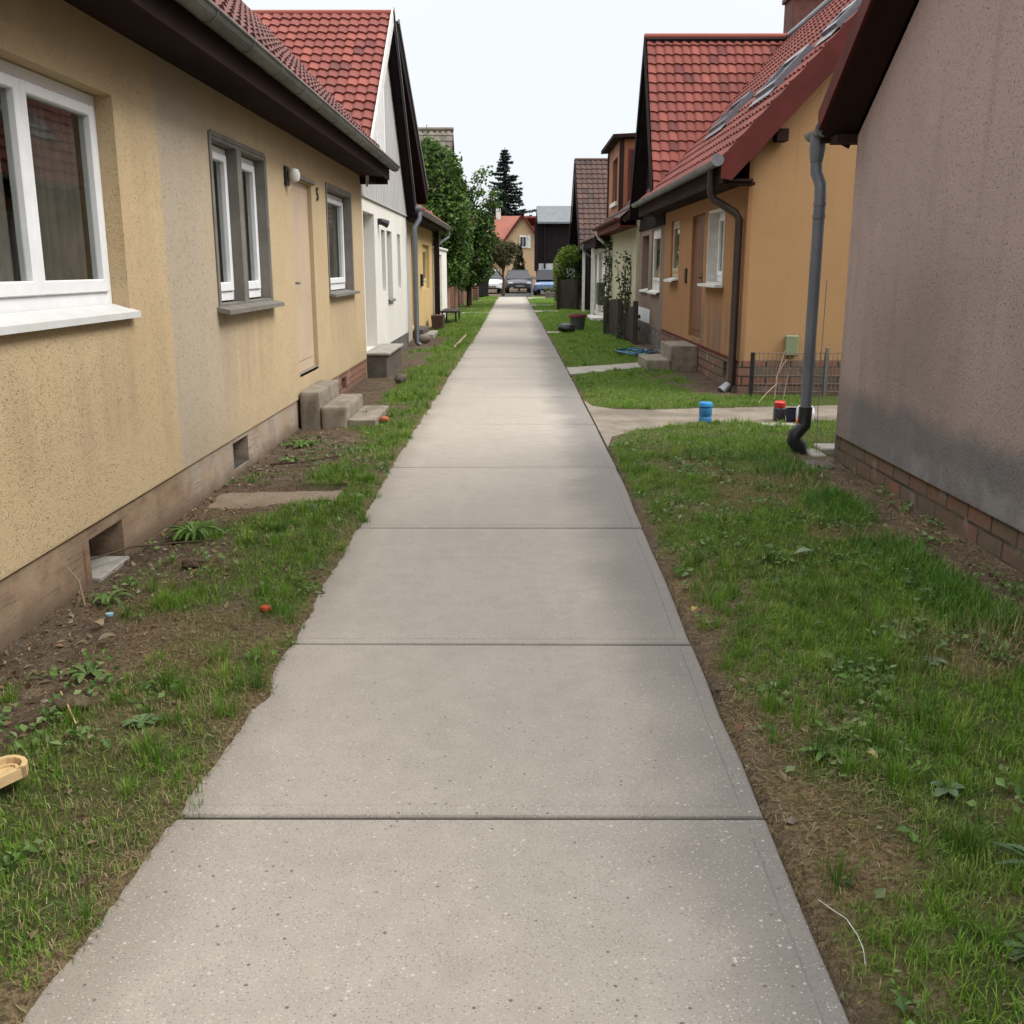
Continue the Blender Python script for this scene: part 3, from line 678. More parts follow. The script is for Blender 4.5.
def white_left():
    X = -2.3; h = thing('gabled_house', 'white stuccoed house with grey sided gable and bright red tiled roof', 'house', (X, 18.8, 0))
    m = MB(); ops = [(15.78, 17.0, .33, 2.44, .2), (17.85, 18.35, 1.2, 2.24, .10), (18.62, 19.35, 1.05, 2.25, .10), (20.25, 20.75, 1.22, 2.24, .10)]
    wall_x(m, X, 1, 15.2, 22.0, .27, 2.66, ops); wall_rest(m, -9.5, X, 15.2, 22.0, 2.75, 1)
    m.build('wall', WHITEW, h)
    m = MB(); wall_x(m, X-.012, 1, 15.2, 21.99, -.15, .268); m.build('plinth', STONEB, h)
    G0 = [(15.25, 2.662), (21.95, 2.662), (21.85, 2.80), (18.8, 5.6), (15.32, 2.84)]
    m = MB(); m.prism([(X-.05, y, z) for y, z in G0], (.075, 0, 0))
    for k in range(30):
        y = 15.5+k*.215
        zt = 5.5-abs(y-18.8)*(.88 if y < 18.8 else .985)
        if zt > 2.8: m.box(X+.026, X+.030, y, y+.008, 2.67, zt)
    m.box(X+.0, X+.033, 15.3, 21.9, 2.64, 2.672); g = m.build('gable', GREYSID, h)
    m = MB(); ring(m, X+.027, X+.06, 17.2, 18.3, 3.3, 4.6, .09); w = m.build('window', WHITE, h)
    m = MB(); m.box(X+.03, X+.045, 17.29, 18.21, 3.39, 4.51); m.build('pane', SILLM, w)
    for k in range(8):
        pass
    m = MB(); m.box(X-.25, X-.19, 15.785, 16.995, .335, 2.435); d = m.build('door', simple('pale_grey_door', (.44, .42, .40), (.38, .365, .35), .5), h)
    m = MB(); m.box(X-.19, X-.165, 16.25, 16.62, 1.05, 1.17, .004); m.build('letter_slot', BLACKP, d)
    GF = simple('grey_window_paint', (.27, .27, .275), (.22, .22, .225), .5)
    for i, (a, b, c, e, _) in enumerate(ops[1:]):
        window_x(h, X, 1, a, b, c, e, .1, 1, GF, GREYP if i == 1 else None, .05, simple('pale_blind', (.30, .30, .315), None, .8, bump=0) if i == 0 else bpy.data.materials['pale_blind'], .04)
    m = MB(); m.box(X+.001, X+.05, 17.42, 17.56, 2.3, 2.4, .01); m.tube([(X+.04, 17.5, 2.36), (X+.16, 17.55, 2.31)], [.05, .065], 10); m.build('wall_lamp', BLACKP, h)
    m = MB(); m.box(X+.012, -1.94, 15.3, 17.25, -.1, .32, .01); s = m.build('steps', STONED, h)
    m = MB(); m.box(X+.012, -1.9, 15.28, 17.3, .322, .36, .006); m.build('step', SLABM, s)
    # roof: shallower towards the viewer, ridge running away from the path
    r, ze, zn = (18.8, 5.74), (21.95, 2.78), (15.0, 2.78)
    for (a, sgn) in ((zn, 1), (ze, -1)):
        L = math.hypot(r[0]-a[0], r[1]-a[1]); V = (0, (r[0]-a[0])/L, (r[1]-a[1])/L)
        roof_slope(h, (-9.8, a[0], a[1]+.1), (1, 0, 0), V, 7.66, L, RED1, BLACKW, .12, .165, .235, relief=sgn > 0)
    dn = math.hypot(3.8, 3.08); n = (-3.08/dn, 3.8/dn)
    m = MB(); m.prism([(-2.13, 15.0, 2.72), (-2.13, 15.0, 2.96), (-2.13, 18.8, 5.91), (-2.13, 18.8, 5.64)], (.03, 0, 0)); m.build('verge_board', OFFW, h)
    m = MB(); m.prism([(-2.13, 18.802, 5.64), (-2.13, 18.802, 5.91), (-2.13, 22.0, 2.90), (-2.13, 22.0, 2.62)], (.03, 0, 0)); v = m.build('verge_board', BLACKW, h)
    m = MB(); m.prism([(-2.098, 18.81, 5.87), (-2.098, 18.81, 5.93), (-2.098, 22.03, 2.90), (-2.098, 22.03, 2.84)], (.015, 0, 0)); m.build('verge_trim', ZINC, v)
    m = MB(); m.prism([(X+.03, 18.9, 5.5), (-2.132, 18.9, 5.5), (-2.132, 21.96, 2.63), (X+.03, 21.96, 2.63)], (0, .02, -.03)); m.build('soffit', BLACKW, h)
    m = MB(); m.tube([(-9.8, 18.8, 5.83), (-2.1, 18.8, 5.83)], .06, 10); m.build('ridge_cap', RED1, h, True)
    m = MB(); m.tube([(-2.02, 22.02, 2.74), (-2.02, 22.0, 2.6), (-2.12, 21.9, 2.42), (-2.12, 21.9, 2.2), (-2.12, 21.9, .05), (-2.05, 21.9, .0)], .055, 12); m.build('downpipe', ZINCD, h, True)
    m = MB(); m.tube([(-2.45, 22.06, 2.80), (-1.98, 22.06, 2.80)], .07, 12); m.build('gutter', ZINC, h, True)
white_left()

def yellow_left():
    X = -2.42; h = thing('cottage', 'ochre yellow cottage with a lean-to porch roof and ochre door, beyond the white house', 'house', (X, 26, 0))
    m = MB(); ops = [(24.05, 25.5, .22, 2.35, .2), (27.0, 29.0, 1.05, 2.2, .12)]
    wall_x(m, X, 1, 23.6, 30.3, -.1, 2.9, ops); wall_rest(m, -8, X, 22.1, 30.3, 3.2, 1); m.build('wall', YELL2, h)
    m = MB(); wall_x(m, X+.012, 1, 22.1, 23.598, -.1, 2.9); m.build('wall', GREYSID, h)
    m = MB(); m.box(X-.22, X-.16, 24.06, 25.49, .22, 2.345); m.box(X-.16, X-.155, 24.3, 25.2, .5, 2.1); m.build('door', OCHRE, h)
    PF = simple('pale_yellow_frame', (.62, .50, .28), None, .5)
    window_x(h, X, 1, 27.0, 29.0, 1.05, 2.2, .1, 1, PF, None, .05, CURT, .12)
    m = MB(); m.box(X+.001, X+.06, 26.2, 26.5, 1.15, 1.45, .01); m.build('letter_box', BLACKP, h)
    m = MB(); m.box(X+.05, X+.2, 30.1, 30.25, -.05, 2.66); m.build('porch_post', BROWNW, h)
    m = MB(); m.box(X+.02, -2.16, 24.0, 25.6, -.1, .2, .01); s = m.build('steps', STONED, h)
    m = MB(); m.box(-2.158, -1.95, 24.1, 25.7, -.1, .08, .01); m.build('step', SLABM, s)
    c, s_ = math.cos(R(35)), math.sin(R(35))
    roof_slope(h, (-2.02, 22.2, 2.80), (0, 1, 0), (-c, 0, s_), 8.9, 1.9, RED2, BROWNW, .1, .2, .27, samp=5)
    m = MB(); m.box(-2.42, -2.08, 22.2, 30.9, 2.62, 2.66); m.box(-2.079, -2.06, 22.2, 31.0, 2.6, 2.76); m.box(-3.4, -2.42, 30.4, 30.46, 2.5, 2.72); m.build('eave', BROWNW, h)
    m = MB(); m.halfpipe(22.15, 31.15, -1.985, 2.76, .07); m.tube([(-1.985, 31.0, 2.7), (-1.985, 31.0, 2.5), (-2.25, 30.75, 2.3), (-2.3, 30.7, 2.2)], .035, 8); m.build('gutter', ZINC, h)
    # dark upper roof behind the porch, lower pitched
    L = math.hypot(5.6, 2.55); V = (0, -5.6/L, 2.55/L)
    m = MB(); m.prism([(-9, 20.2, 5.72), (-9, 20.2, 6.02), (-9, 25.9, 3.45), (-9, 25.9, 3.12)], (6.82, 0, 0)); r = m.build('roof', BLACKW, h)
    m = MB(); m.prism([(-2.178, 20.2, 5.98), (-2.178, 20.2, 6.05), (-2.178, 25.93, 3.5), (-2.178, 25.93, 3.43)], (.03, 0, 0)); m.build('verge_trim', ZINC, r)
    m = MB(); m.prism([(-3.45, 20.5, 3.0), (-3.45, 25.8, 3.0), (-3.45, 25.8, 3.1), (-3.45, 20.5, 5.6)], (-.1, 0, 0)); m.build('wall', BLACKW, h)
yellow_left()

def shed_left():
    X = -2.36; h = thing('shed', 'small white flat-roofed outbuilding with a white door, next to the ochre cottage', 'shed', (X, 33, 0))
    m = MB(); wall_x(m, X, 1, 31.1, 35.4, -.1, 2.15, [(31.7, 33.0, .15, 2.0, .06)]); wall_rest(m, -5, X, 31.1, 35.4, 2.15, 1); m.build('wall', WHITEW, h)
    m = MB(); m.box(X-.08, X-.05, 31.705, 32.995, .155, 1.995); d = m.build('door', OFFW, h)
    m = MB(); m.box(X-.05, X-.03, 31.8, 31.95, 1.0, 1.12); m.build('handle', BLACKP, d)
    m = MB(); m.box(X+.001, X+.03, 31.2, 31.5, 1.75, 2.0); m.build('meter_box', BLACKP, h)
    m = MB(); m.box(-5.1, X+.05, 31.0, 35.5, 2.152, 2.22, .01); m.build('roof', OFFW, h)
shed_left()

def back_left():
    h = thing('barn', 'tall barn with a grey-brown tiled gable roof behind the leafy trees', 'barn', (-6.5, 46, 0))
    m = MB(); m.prism([(-2.95, 42.4, -.1), (-2.95, 49.6, -.1), (-2.95, 49.6, 3.4), (-2.95, 46, 7.2), (-2.95, 42.4, 3.4)], (-7, 0, 0)); m.build('wall', BLACKW, h)
    L = math.hypot(3.9, 4.1)
    for s in (1, -1): roof_slope(h, (-10.2, 46-s*3.9, 3.25), (1, 0, 0), (0, s*3.9/L, 4.1/L), 7.5, L, GREYT, BLACKW, .15, .25, .35, relief=s > 0, samp=4)
    m = MB(); m.tube([(-10.2, 46, 7.38), (-2.68, 46, 7.38)], .09, 8); m.build('ridge_cap', GREYT, h, True)
back_left()
# ------------------------------------------------------------------ houses on the right
def pink_right():
    X = 2.71; h = thing('rendered_house', 'pinkish grey roughcast house end with brick plinth and damp band, nearest on the right', 'house', (X, 4.5, 0))
    t = math.tan(R(34)); ry, re = 4.5, 2.62; zr = re+4*t
    m = MB(); wall_x(m, X, -1, .5, 8.5, .232, re); m.face([(X, .5, re), (X, 8.5, re), (X, 4.5, zr)]); wall_rest(m, X, 11, .5, 8.5, re, -1)
    m.box(X+.001, X+.03, .5, 8.5, .226, .2325)
    m.build('wall', PINK, h)
    m = MB(); wall_x(m, X+.022, -1, .5, 8.49, -.15, .231); m.face([(X+.022, 8.492, -.15), (11, 8.492, -.15), (11, 8.492, .231), (X+.022, 8.492, .231)]); m.build('plinth', BRICK, h)
    c, s = math.cos(R(34)), math.sin(R(34)); o = .22
    roof_slope(h, (2.495, 8.5+o, re-o*t+.33), (1, 0, 0), (0, -c, s), 8.8, (4+o)/c, RED2, BROWNW, .1, .2, .3, relief=True, samp=4)
    roof_slope(h, (2.495, .5-o, re-o*t+.33), (1, 0, 0), (0, c, s), 8.8, (4+o)/c, RED2, BROWNW, .1, relief=False)
    for sg in (1, -1):
        y0 = 4.5+sg*(4+o+.02); ze = re-o*t-.0
        m = MB(); m.prism([(2.48, y0, ze+.19), (2.48, y0, ze+.36), (2.48, 4.5+sg*.001, zr+.36), (2.48, 4.5+sg*.001, zr+.19)], (-.028, 0, 0)); m.build('verge_board', MAROON, h)
        m = MB(); m.prism([(2.481, y0-sg*.03, ze+.18), (X-.001, y0-sg*.03, ze+.07), (X-.001, 4.5+sg*.002, zr+.07), (2.481, 4.5+sg*.002, zr+.18)], (0, 0, .03)); m.build('soffit', BROWNW, h)
    m = MB(); m.box(2.55, 10.5, 8.505, 8.70, re-o*t+.10, re-o*t+.16); m.box(2.49, 10.9, 8.745, 8.77, re-o*t+.12, re-o*t+.3); m.build('eave', BROWNW, h)
    # gutter along the far eave with its end cap towards the path
    gx, gy, gz, r = 2.5, 8.84, re-o*t+.22, .06
    m = MB(); ang = [math.pi+math.pi*k/10 for k in range(11)]
    q = [(gy+r*math.cos(a), gz+r*math.sin(a)) for a in ang]+[(gy+(r-.006)*math.cos(a), gz+(r-.006)*math.sin(a)) for a in ang[::-1]]
    m.prism([(gx, a, b) for a, b in q], (8.5, 0, 0))
    full = [(gy+(r+.008)*math.cos(2*math.pi*k/20), gz+.005+(r+.008)*math.sin(2*math.pi*k/20)) for k in range(20)]
    m.prism([(gx-.012, a, b) for a, b in full], (.014, 0, 0))
    m.halfpipe(8.72, 9.05, 2.49, gz, .06); m.prism([(2.49+.066*math.cos(2*math.pi*k/20), 8.705, gz+.008+.062*math.sin(2*math.pi*k/20)) for k in range(20)], (0, .014, 0)); m.build('gutter', ZINC, h)
    px, py = 2.455, 8.80
    m = MB(); m.tube([(px+.035, gy, gz-.02), (px+.035, gy, gz-.13), (px+.035, gy, gz-.24)], [.058, .066, .05], 14)
    m.tube([(px+.035, gy, gz-.24), (px+.04, gy, gz-.32), (px+.07, py, gz-.42), (px+.075, py, gz-.52), (px+.075, py, 1.2), (px+.075, py, .40)], .048, 14)
    for z in (gz-.56, gz-.66): m.tube([(px+.075, py, z), (px+.075, py, z-.03)], .053, 14)
    d = m.build('downpipe', ZINCD, h, True)
    m = MB(); m.tube([(px+.075, py, .42), (px+.07, py, .26), (px-.01, py-.02, .18), (px-.02, py-.02, .14), (px+.03, py-.01, .08), (px+.05, py, -.02)], [.06, .06, .062, .064, .07, .07], 12); m.build('pipe_shoe', BLACKP, d, True)
    m = MB(); m.tube([(px+.165, py-.05, 1.5), (px+.16, py-.05, .6), (px+.17, py-.08, .02)], .003, 6); m.build('earth_wire', ZINC, h)
pink_right()

def orange_right():
    X = 2.9; h = thing('rendered_house', 'orange stuccoed house with red tiled roof, roof windows and grey gabled end bay', 'house', (X, 18, 0))
    a = R(47); c, s, t = math.cos(a), math.sin(a), math.tan(a); ex, ez = 2.5, 2.86; rx, rz = 5.5, 2.86+3*math.tan(R(47))
    ops = [(14.55, 15.75, 1.36, 2.42, .16), (16.15, 17.25, .50, 2.42, .08), (18.6, 19.55, 1.38, 2.44, .06)]
    m = MB(); zt = ez+(X-ex)*t-.22
    wall_x(m, X, -1, 13.2, 20.4, .43, zt, ops)
    xs = [X, 8.1]
    m.face([(X, 13.2, .43), (8.1, 13.2, .43), (8.1, 13.2, zt), (rx, 13.2, rz-.22), (X, 13.2, zt)]); m.face([(X, 24.5, -.1), (8.1, 24.5, -.1), (8.1, 24.5, zt), (rx, 24.5, rz-.2), (X, 24.5, zt)])
    m.face([(8.1, 13.2, -.1), (8.1, 24.5, -.1), (8.1, 24.5, zt), (8.1, 13.2, zt)])
    m.build('wall', ORANGE, h)
    m = MB(); wall_x(m, X-.012, -1, 13.188, 20.41, -.15, .428, [(13.95, 14.2, .12, .34, .15)]); m.face([(X-.012, 13.188, -.15), (8.1, 13.188, -.15), (8.1, 13.188, .428), (X-.012, 13.188, .428)])
    m.face([(X-.012, 13.188, .428), (8.1, 13.188, .428), (8.1, 13.2, .428), (X-.012, 13.2, .428)]); m.face([(X-.012, 13.2, .428), (X, 13.2, .428), (X, 20.4, .428), (X-.012, 20.4, .428)])
    p = m.build('plinth', BRICK, h)
    m = MB(); m.box(X+.13, X+.14, 13.9, 14.25, .1, .36); m.build('cellar_opening', DARKIN, p)
    m = MB(); m.box(X-.13, X+.3, 13.96, 14.19, .06, .1) if False else m.box(X-.02, X-.0125, 13.18, 20.4, .398, .43); m.build('plinth_cap', MAROON, p)
    # white window with deep white surround
    w = window_x(h, X, -1, 14.585, 15.715, 1.40, 2.385, .15, 2, WHITE, None, .06, CURT, .05)
    m = MB(); m.box(X-.016, X+.15, 14.545, 14.582, 1.37, 2.425); m.box(X-.016, X+.15, 15.718, 15.755, 1.37, 2.425); m.box(X-.015, X+.15, 14.582, 15.718, 2.387, 2.424); m.box(X-.015, X+.15, 14.582, 15.718, 1.37, 1.398)
    m.build('surround', OFFW, w)
    m = MB(); m.box(X-.13, X-.0165, 14.45, 15.85, 1.33, 1.372, .004); m.build('sill', OFFW, w)
    window_x(h, X, -1, 18.6, 19.55, 1.38, 2.44, .05, 1, simple('pale_beige_frame', (.42, .33, .23), None, .5), OFFW, .12, CURT, .09, sillz=1.40)
    m = MB(); m.box(X+.055, X+.10, 16.155, 17.245, .505, 2.415); m.box(X+.04, X+.055, 16.25, 17.15, .62, 2.3, .004); d = m.build('door', WOODDOOR, h)
    m = MB(); m.box(X+.025, X+.04, 16.32, 16.38, 1.35, 1.55, .003); m.tube([(X+.04, 16.35, 1.45), (X-.01, 16.35, 1.45), (X-.01, 16.47, 1.45)], .012, 8); m.build('handle', BLACKP, d)
    m = MB(); m.box(X-.03, X-.001, 17.6, 17.75, 1.35, 1.6, .01); m.build('letter_box', BLACKP, h)
    m = MB(); rough_box(m, 2.46, X-.014, 16.2, 17.4, -.1, .40, .014, 4); st_ = m.build('steps', STONE, h, True)
    m = MB(); rough_box(m, 2.08, 2.455, 16.15, 17.35, -.1, .18, .014, 5); m.build('step', STONE, st_, True)
    # grey bay at the far end below the gable
    m = MB(); wall_x(m, X, -1, 20.401, 24.5, .36, 2.42, [(20.95, 22.35, 1.12, 2.38, .1), (22.8, 24.0, 1.12, 2.3, .2)]); m.build('bay_wall', GREYWALL, h)
    m = MB(); wall_x(m, X-.012, -1, 20.411, 24.5, -.15, .358); m.build('plinth', STONEB, h)
    window_x(h, X, -1, 20.95, 22.35, 1.12, 2.38, .05, 1, OFFW, OFFW, .08, CURT, .13)
    window_x(h, X, -1, 22.8, 24.0, 1.12, 2.3, .18, 1, BROWNW, OFFW, .05, None, .08)
    m = MB(); m.box(X-.012, X-.001, 22.3, 24.3, .42, .72, .002); m.build('wall_panel', WHITE, h)
    GB = [(20.41, 2.425), (24.5, 2.425), (24.1, 2.95), (22.0, 5.92), (20.41, 3.2)]
    m = MB(); m.prism([(X-.03, y, z) for y, z in GB], (.06, 0, 0)); m.build('gable', BLACKW, h)
    # main roof
    roof_slope(h, (ex, 12.95, ez+.02), (0, 1, 0), (c, 0, s), 8.75, 3./c, RED2, BROWNW, .12, .2, .29)
    roof_slope(h, (ex, 21.75, ez+.0), (0, 1, 0), (c, 0, s), .01+2.9, 3./c, RED2, BROWNW, .12, relief=False) if False else None
    roof_slope(h, (8.5, 12.95, ez+.02), (0, 1, 0), (-c, 0, s), 11.7, 3./c, RED2, BROWNW, .12, relief=False)
    m = MB(); m.tube([(rx, 12.93, rz+.05), (rx, 24.6, rz+.05)], .085, 10); m.build('ridge_cap', ZINC, h, True)
    m = MB(); y = 12.93; w_ = .30
    q = [(ex-.01, ez+.05), (rx, rz+.06), (rx, rz+.06-w_/c*.92), (ex+.12, ez-.22), (ex-.01, ez-.2)]
    m.prism([(u, y, v) for u, v in q], (0, -.03, 0)); q2 = [(8.51, ez+.05), (rx+.001, rz+.06), (rx+.001, rz+.06-w_/c*.92), (8.38, ez-.22), (8.51, ez-.2)]
    m.prism([(u, y, v) for u, v in q2], (0, -.03, 0)); m.build('verge_board', MAROON, h)
    m = MB(); m.box(2.56, X-.001, 12.96, 21.7, ez-.23, ez-.20); m.box(2.53, 2.555, 12.96, 21.7, ez-.24, ez-.0); m.box(2.56, 2.93, 12.99, 13.185, ez-.27, ez-.235)
    m.box(3.16, 3.3, 12.97, 13.18, 3.1, 3.24); m.build('eave', BROWNW, h)
    m = MB(); m.halfpipe(12.9, 21.75, 2.44, ez+.01, .07)
    f = [(2.44+.074*math.cos(2*math.pi*k/20), ez+.012+.074*math.sin(2*math.pi*k/20)) for k in range(20)]
    m.prism([(u, 12.888, v) for u, v in f], (0, .012, 0)); m.build('gutter', ZINC, h)
    m = MB(); m.tube([(2.47, 13.42, ez-.04), (2.47, 13.42, ez-.34), (2.50, 13.41, ez-.41), (2.78, 13.36, ez-.58), (2.83, 13.35, ez-.66), (2.83, 13.35, .12), (2.78, 13.34, .04)], .05, 12); d = m.build('downpipe', BROWNPIPE, h, True)
    m = MB(); m.tube([(2.8, 13.34, .1), (2.7, 13.3, .02)], [.06, .07], 10); m.build('pipe_shoe', ZINC, d, True)
    # cross gable roof
    ry, gz, ly = 22.0, 6.12, 20.2; zl = 3.02; L = math.hypot(ry-ly, gz-zl); V = (0, (ry-ly)/L, (gz-zl)/L)
    roof_slope(h, (2.62, ly, zl), (1, 0, 0), V, 3.0, L, RED1, BLACKW, .12, .175, .225)
    roof_slope(h, (2.62, 2*ry-ly, zl), (1, 0, 0), (0, -V[1], V[2]), 3.0, L, RED1, BLACKW, .12, relief=False)
    m = MB(); m.tube([(2.58, ry, gz-.005), (5.6, ry, gz-.005)], .065, 10); m.build('ridge_cap', RED1, h, True)
    for sg in (-1, 1):
        y0 = ry+sg*(ry-ly+.12); m = MB(); m.prism([(2.6, y0, zl-.42), (2.6, y0+(-sg)*.0, zl-.12), (2.6, ry+sg*.001, gz+.03), (2.6, ry+sg*.001, gz-.32)], (-.03, 0, 0)); m.build('verge_board', BLACKW, h)
        m = MB(); m.prism([(2.601, y0-sg*.02, zl-.36), (X-.031, y0-sg*.02, zl-.36), (X-.031, ry+sg*.002, gz-.26), (2.601, ry+sg*.002, gz-.26)], (0, 0, .03)); m.build('soffit', BLACKW, h)
    # roof windows
    N = Vector((-s, 0, c)); V = Vector((c, 0, s)); DK = simple('roof_window_metal', (.17, .18, .2), (.11, .115, .13), .35, metal=.3, bump=0)
    for (y0, y1, v0, v1) in ((16.9, 18.3, 1.25, 1.85), (14.1, 15.2, 1.35, 2.0), (13.15, 13.75, 2.05, 2.45)):
        O = Vector((ex, 0, ez+.02)); P = lambda y, v, hh: tuple(O+Vector((0, y, 0))+V*v+N*hh)
        m = MB()
        for (a_, b_, e, f_) in ((y0, y0+.07, v0, v1), (y1-.07, y1, v0, v1), (y0+.07, y1-.07, v0, v0+.08), (y0+.07, y1-.07, v1-.1, v1)):
            m.prism([P(a_, e, .0), P(b_, e, .0), P(b_, f_, .0), P(a_, f_, .0)], tuple(N*.11))
        w = m.build('roof_window', DK, h)
        m = MB(); m.prism([P(y0+.07, v0+.08, .06), P(y1-.07, v0+.08, .06), P(y1-.07, v1-.1, .06), P(y0+.07, v1-.1, .06)], tuple(N*.025)); m.build('pane', simple('roof_window_glass', (.06, .075, .09), None, .06, bump=0, spec=.9), w)
        m = MB(); m.prism([P(y0-.06, v0-.16, .045), P(y1+.06, v0-.16, .045), P(y1+.06, v0, .05), P(y0-.06, v0, .05)], tuple(N*.012)); m.build('flashing', ZINC, w)
    m = MB(); m.box(5.72, 6.55, 22.8, 23.5, 4.6, 7.05, .01); m.box(5.67, 6.6, 22.75, 23.55, 7.052, 7.15, .01); ch = m.build('chimney', simple('maroon_brick', (.11, .045, .035), (.075, .03, .026), .85), h)
    m = MB(); m.box(3.46, 3.63, 13.13, 13.195, .50, .76, .012); m.build('meter_box', simple('sage_green_paint', (.20, .24, .14), (.16, .19, .11), .5), h)
orange_right()

def dormer_right():
    X = 2.85; h = thing('cottage', 'cream green cottage with a brown tiled roof and an orange clad dormer', 'house', (X, 28, 0))
    a = R(47); c, s, t = math.cos(a), math.sin(a), math.tan(a); ex, ez = 2.45, 2.72
    m = MB(); zt = ez+(X-ex)*t-.2
    wall_x(m, X, -1, 24.7, 31.6, -.1, zt); wall_rest(m, X, 8.5, 24.7, 31.6, zt, -1); m.face([(X, 24.7, zt), (8.5, 24.7, zt), (5.7, 24.7, 5.6)]); m.build('wall', CREAMW, h)
    roof_slope(h, (ex, 24.62, ez), (0, 1, 0), (c, 0, s), 7.1, 4.6, BRTILE, BROWNW, .12, .22, .3, samp=5)
    roof_slope(h, (8.9, 24.62, ez), (0, 1, 0), (-c, 0, s), 7.1, 4.6, BRTILE, BROWNW, .12, relief=False)
    m = MB(); m.box(ex-.03, ex-.005, 24.6, 31.75, ez-.2, ez+.0); m.box(ex+.0, X-.001, 24.65, 31.7, ez-.17, ez-.14); m.build('eave', MAROON, h)
    m = MB(); m.halfpipe(24.5, 31.8, ex-.09, ez+.02, .065); m.build('gutter', MAROON, h)
    D = simple('orange_brown_cladding', (.25, .10, .048), (.20, .08, .04), .7, stretch=(1, 1, .3)); x0, y0, y1, z0, z1 = 2.72, 27.7, 31.3, 2.9, 4.85
    m = MB(); wall_x(m, x0, -1, y0, y1, z0, z1, [(28.5, 29.9, 3.35, 4.5, .1)]); m.face([(x0, y0, z0), (4.8, y0, z0), (4.8, y0, z1), (x0, y0, z1)]); m.face([(x0, y1, z0), (4.8, y1, z0), (4.8, y1, z1), (x0, y1, z1)]); d = m.build('dormer', D, h)
    m = MB(); m.box(x0+.08, x0+.09, 28.5, 29.9, 3.35, 4.5); m.build('window', simple('dark_pane', (.03, .03, .035), None, .1, bump=0), d)
    m = MB(); m.box(x0-.06, x0-.001, 28.4, 30., 3.24, 3.35); m.build('sill', OFFW, d)
    m = MB(); ring(m, 2.95, 3.4, 0, 1, 0, 1, .1) if False else m.box(2.92, 3.6, y0-.03, y0-.002, 3.3, 4.6, .01); m.build('window', MAROON, d)
    m = MB(); m.box(3.0, 3.52, y0-.04, y0-.031, 3.38, 4.52); m.build('window', bpy.data.materials['dark_pane'], d)
    m = MB(); m.box(x0-.04, x0+.08, y0-.04, y0-.003, 2.95, 4.84); m.box(x0-.03, x0-.002, y1-.25, y1+.02, 2.9, 4.84); m.build('corner_board', BROWNW, d)
    m = MB(); m.prism([(x0-.22, y0-.15, 4.86), (x0-.22, y0-.15, 4.95), (5.2, y0-.15, 5.08), (5.2, y0-.15, 4.98)], (0, y1-y0+.3, 0)); m.build('roof', BROWNW, d)
    m = MB(); m.tube([(ex-.05, 31.3, ez-.02), (ex+.02, 31.3, ez-.25), (X-.07, 31.35, ez-.5), (X-.07, 31.35, 0)], .05, 10); m.build('downpipe', OFFW, h, True)
    # porch annex
    X2 = 2.82
    m = MB(); wall_x(m, X2, -1, 31.7, 38.6, -.1, 2.3, [(34.2, 35.4, .12, 2.1, .12), (36.3, 37.2, .12, 2.05, .12), (32.0, 32.5, 1.3, 2.1, .08)]); wall_rest(m, X2, 6, 31.7, 38.6, 2.3, -1); m.build('annex_wall', WHITEW, h)
    for (a_, b_) in ((34.2, 35.4), (36.3, 37.2)):
        m = MB(); m.box(X2+.1, X2+.12, a_+.003, b_-.003, .12, 2.09 if a_ < 35 else 2.04); m.build('door', WOODD, h)
    m = MB(); m.box(X2+.06, X2+.075, 32.003, 32.497, 1.303, 2.097); m.build('window', bpy.data.materials['dark_pane'], h)
    c2, s2 = math.cos(R(30)), math.sin(R(30))
    roof_slope(h, (2.4, 31.85, 2.5), (0, 1, 0), (c2, 0, s2), 7.2, 2.4, BRTILE, BROWNW, .14, .22, .3, samp=5, name='annex_roof')
    m = MB(); m.box(2.42, X2-.001, 31.9, 38.9, 2.24, 2.3); m.box(2.44, 2.56, 31.8, 38.9, 2.3, 2.38); m.prism([(2.42, 31.83, 2.2), (4.4, 31.83, 2.2), (4.4, 31.83, 3.4), (2.42, 31.83, 2.45)], (0, .05, 0)); m.build('annex_eave', BLACKW, h)
    for y in (34.0, 38.5):
        m = MB(); m.box(2.46, 2.56, y, y+.1, -.05, 2.24); m.build('porch_post', OFFW, h)
    m = MB(); m.tube([(2.36, 36.8, 2.42), (2.36, 36.8, 2.2), (2.7, 36.9, 1.95), (2.75, 36.9, 0)], .04, 10); m.build('downpipe', ZINC, h, True)
    m = MB(); m.box(2.35, X2-.001, 31.9, 34.0, -.1, .1, .01); m.build('step', OFFW, h)
dormer_right()

def brown_gable():
    h = thing('gabled_house', 'house with a steep dark brown tiled gable roof behind the dormer cottage', 'house', (5, 43.5, 0))
    m = MB(); m.prism([(2.8, 39.9, -.1), (2.8, 47.1, -.1), (2.8, 47.1, 2.5), (2.8, 43.5, 5.65), (2.8, 39.9, 2.5)], (6, 0, 0)); m.build('wall', BLACKW, h)
    L = math.hypot(3.9, 3.65)
    for sg in (1, -1): roof_slope(h, (2.42, 43.5-sg*3.9, 2.24), (1, 0, 0), (0, sg*3.9/L, 3.65/L), 6.5, L, BRTILE, BLACKW, .15, .22, .3, relief=sg > 0, samp=6)
    for sg in (1, -1):
        m = MB(); m.prism([(2.4, 43.5-sg*3.95, 2.1), (2.4, 43.5-sg*3.95, 2.4), (2.4, 43.5-sg*.001, 5.92), (2.4, 43.5-sg*.001, 5.57)], (-.03, 0, 0)); m.build('verge_board', BLACKW, h)
    m = MB(); m.tube([(2.4, 43.5, 5.9), (8.8, 43.5, 5.9)], .06, 8); m.build('ridge_cap', BRTILE, h, True)
brown_gable()

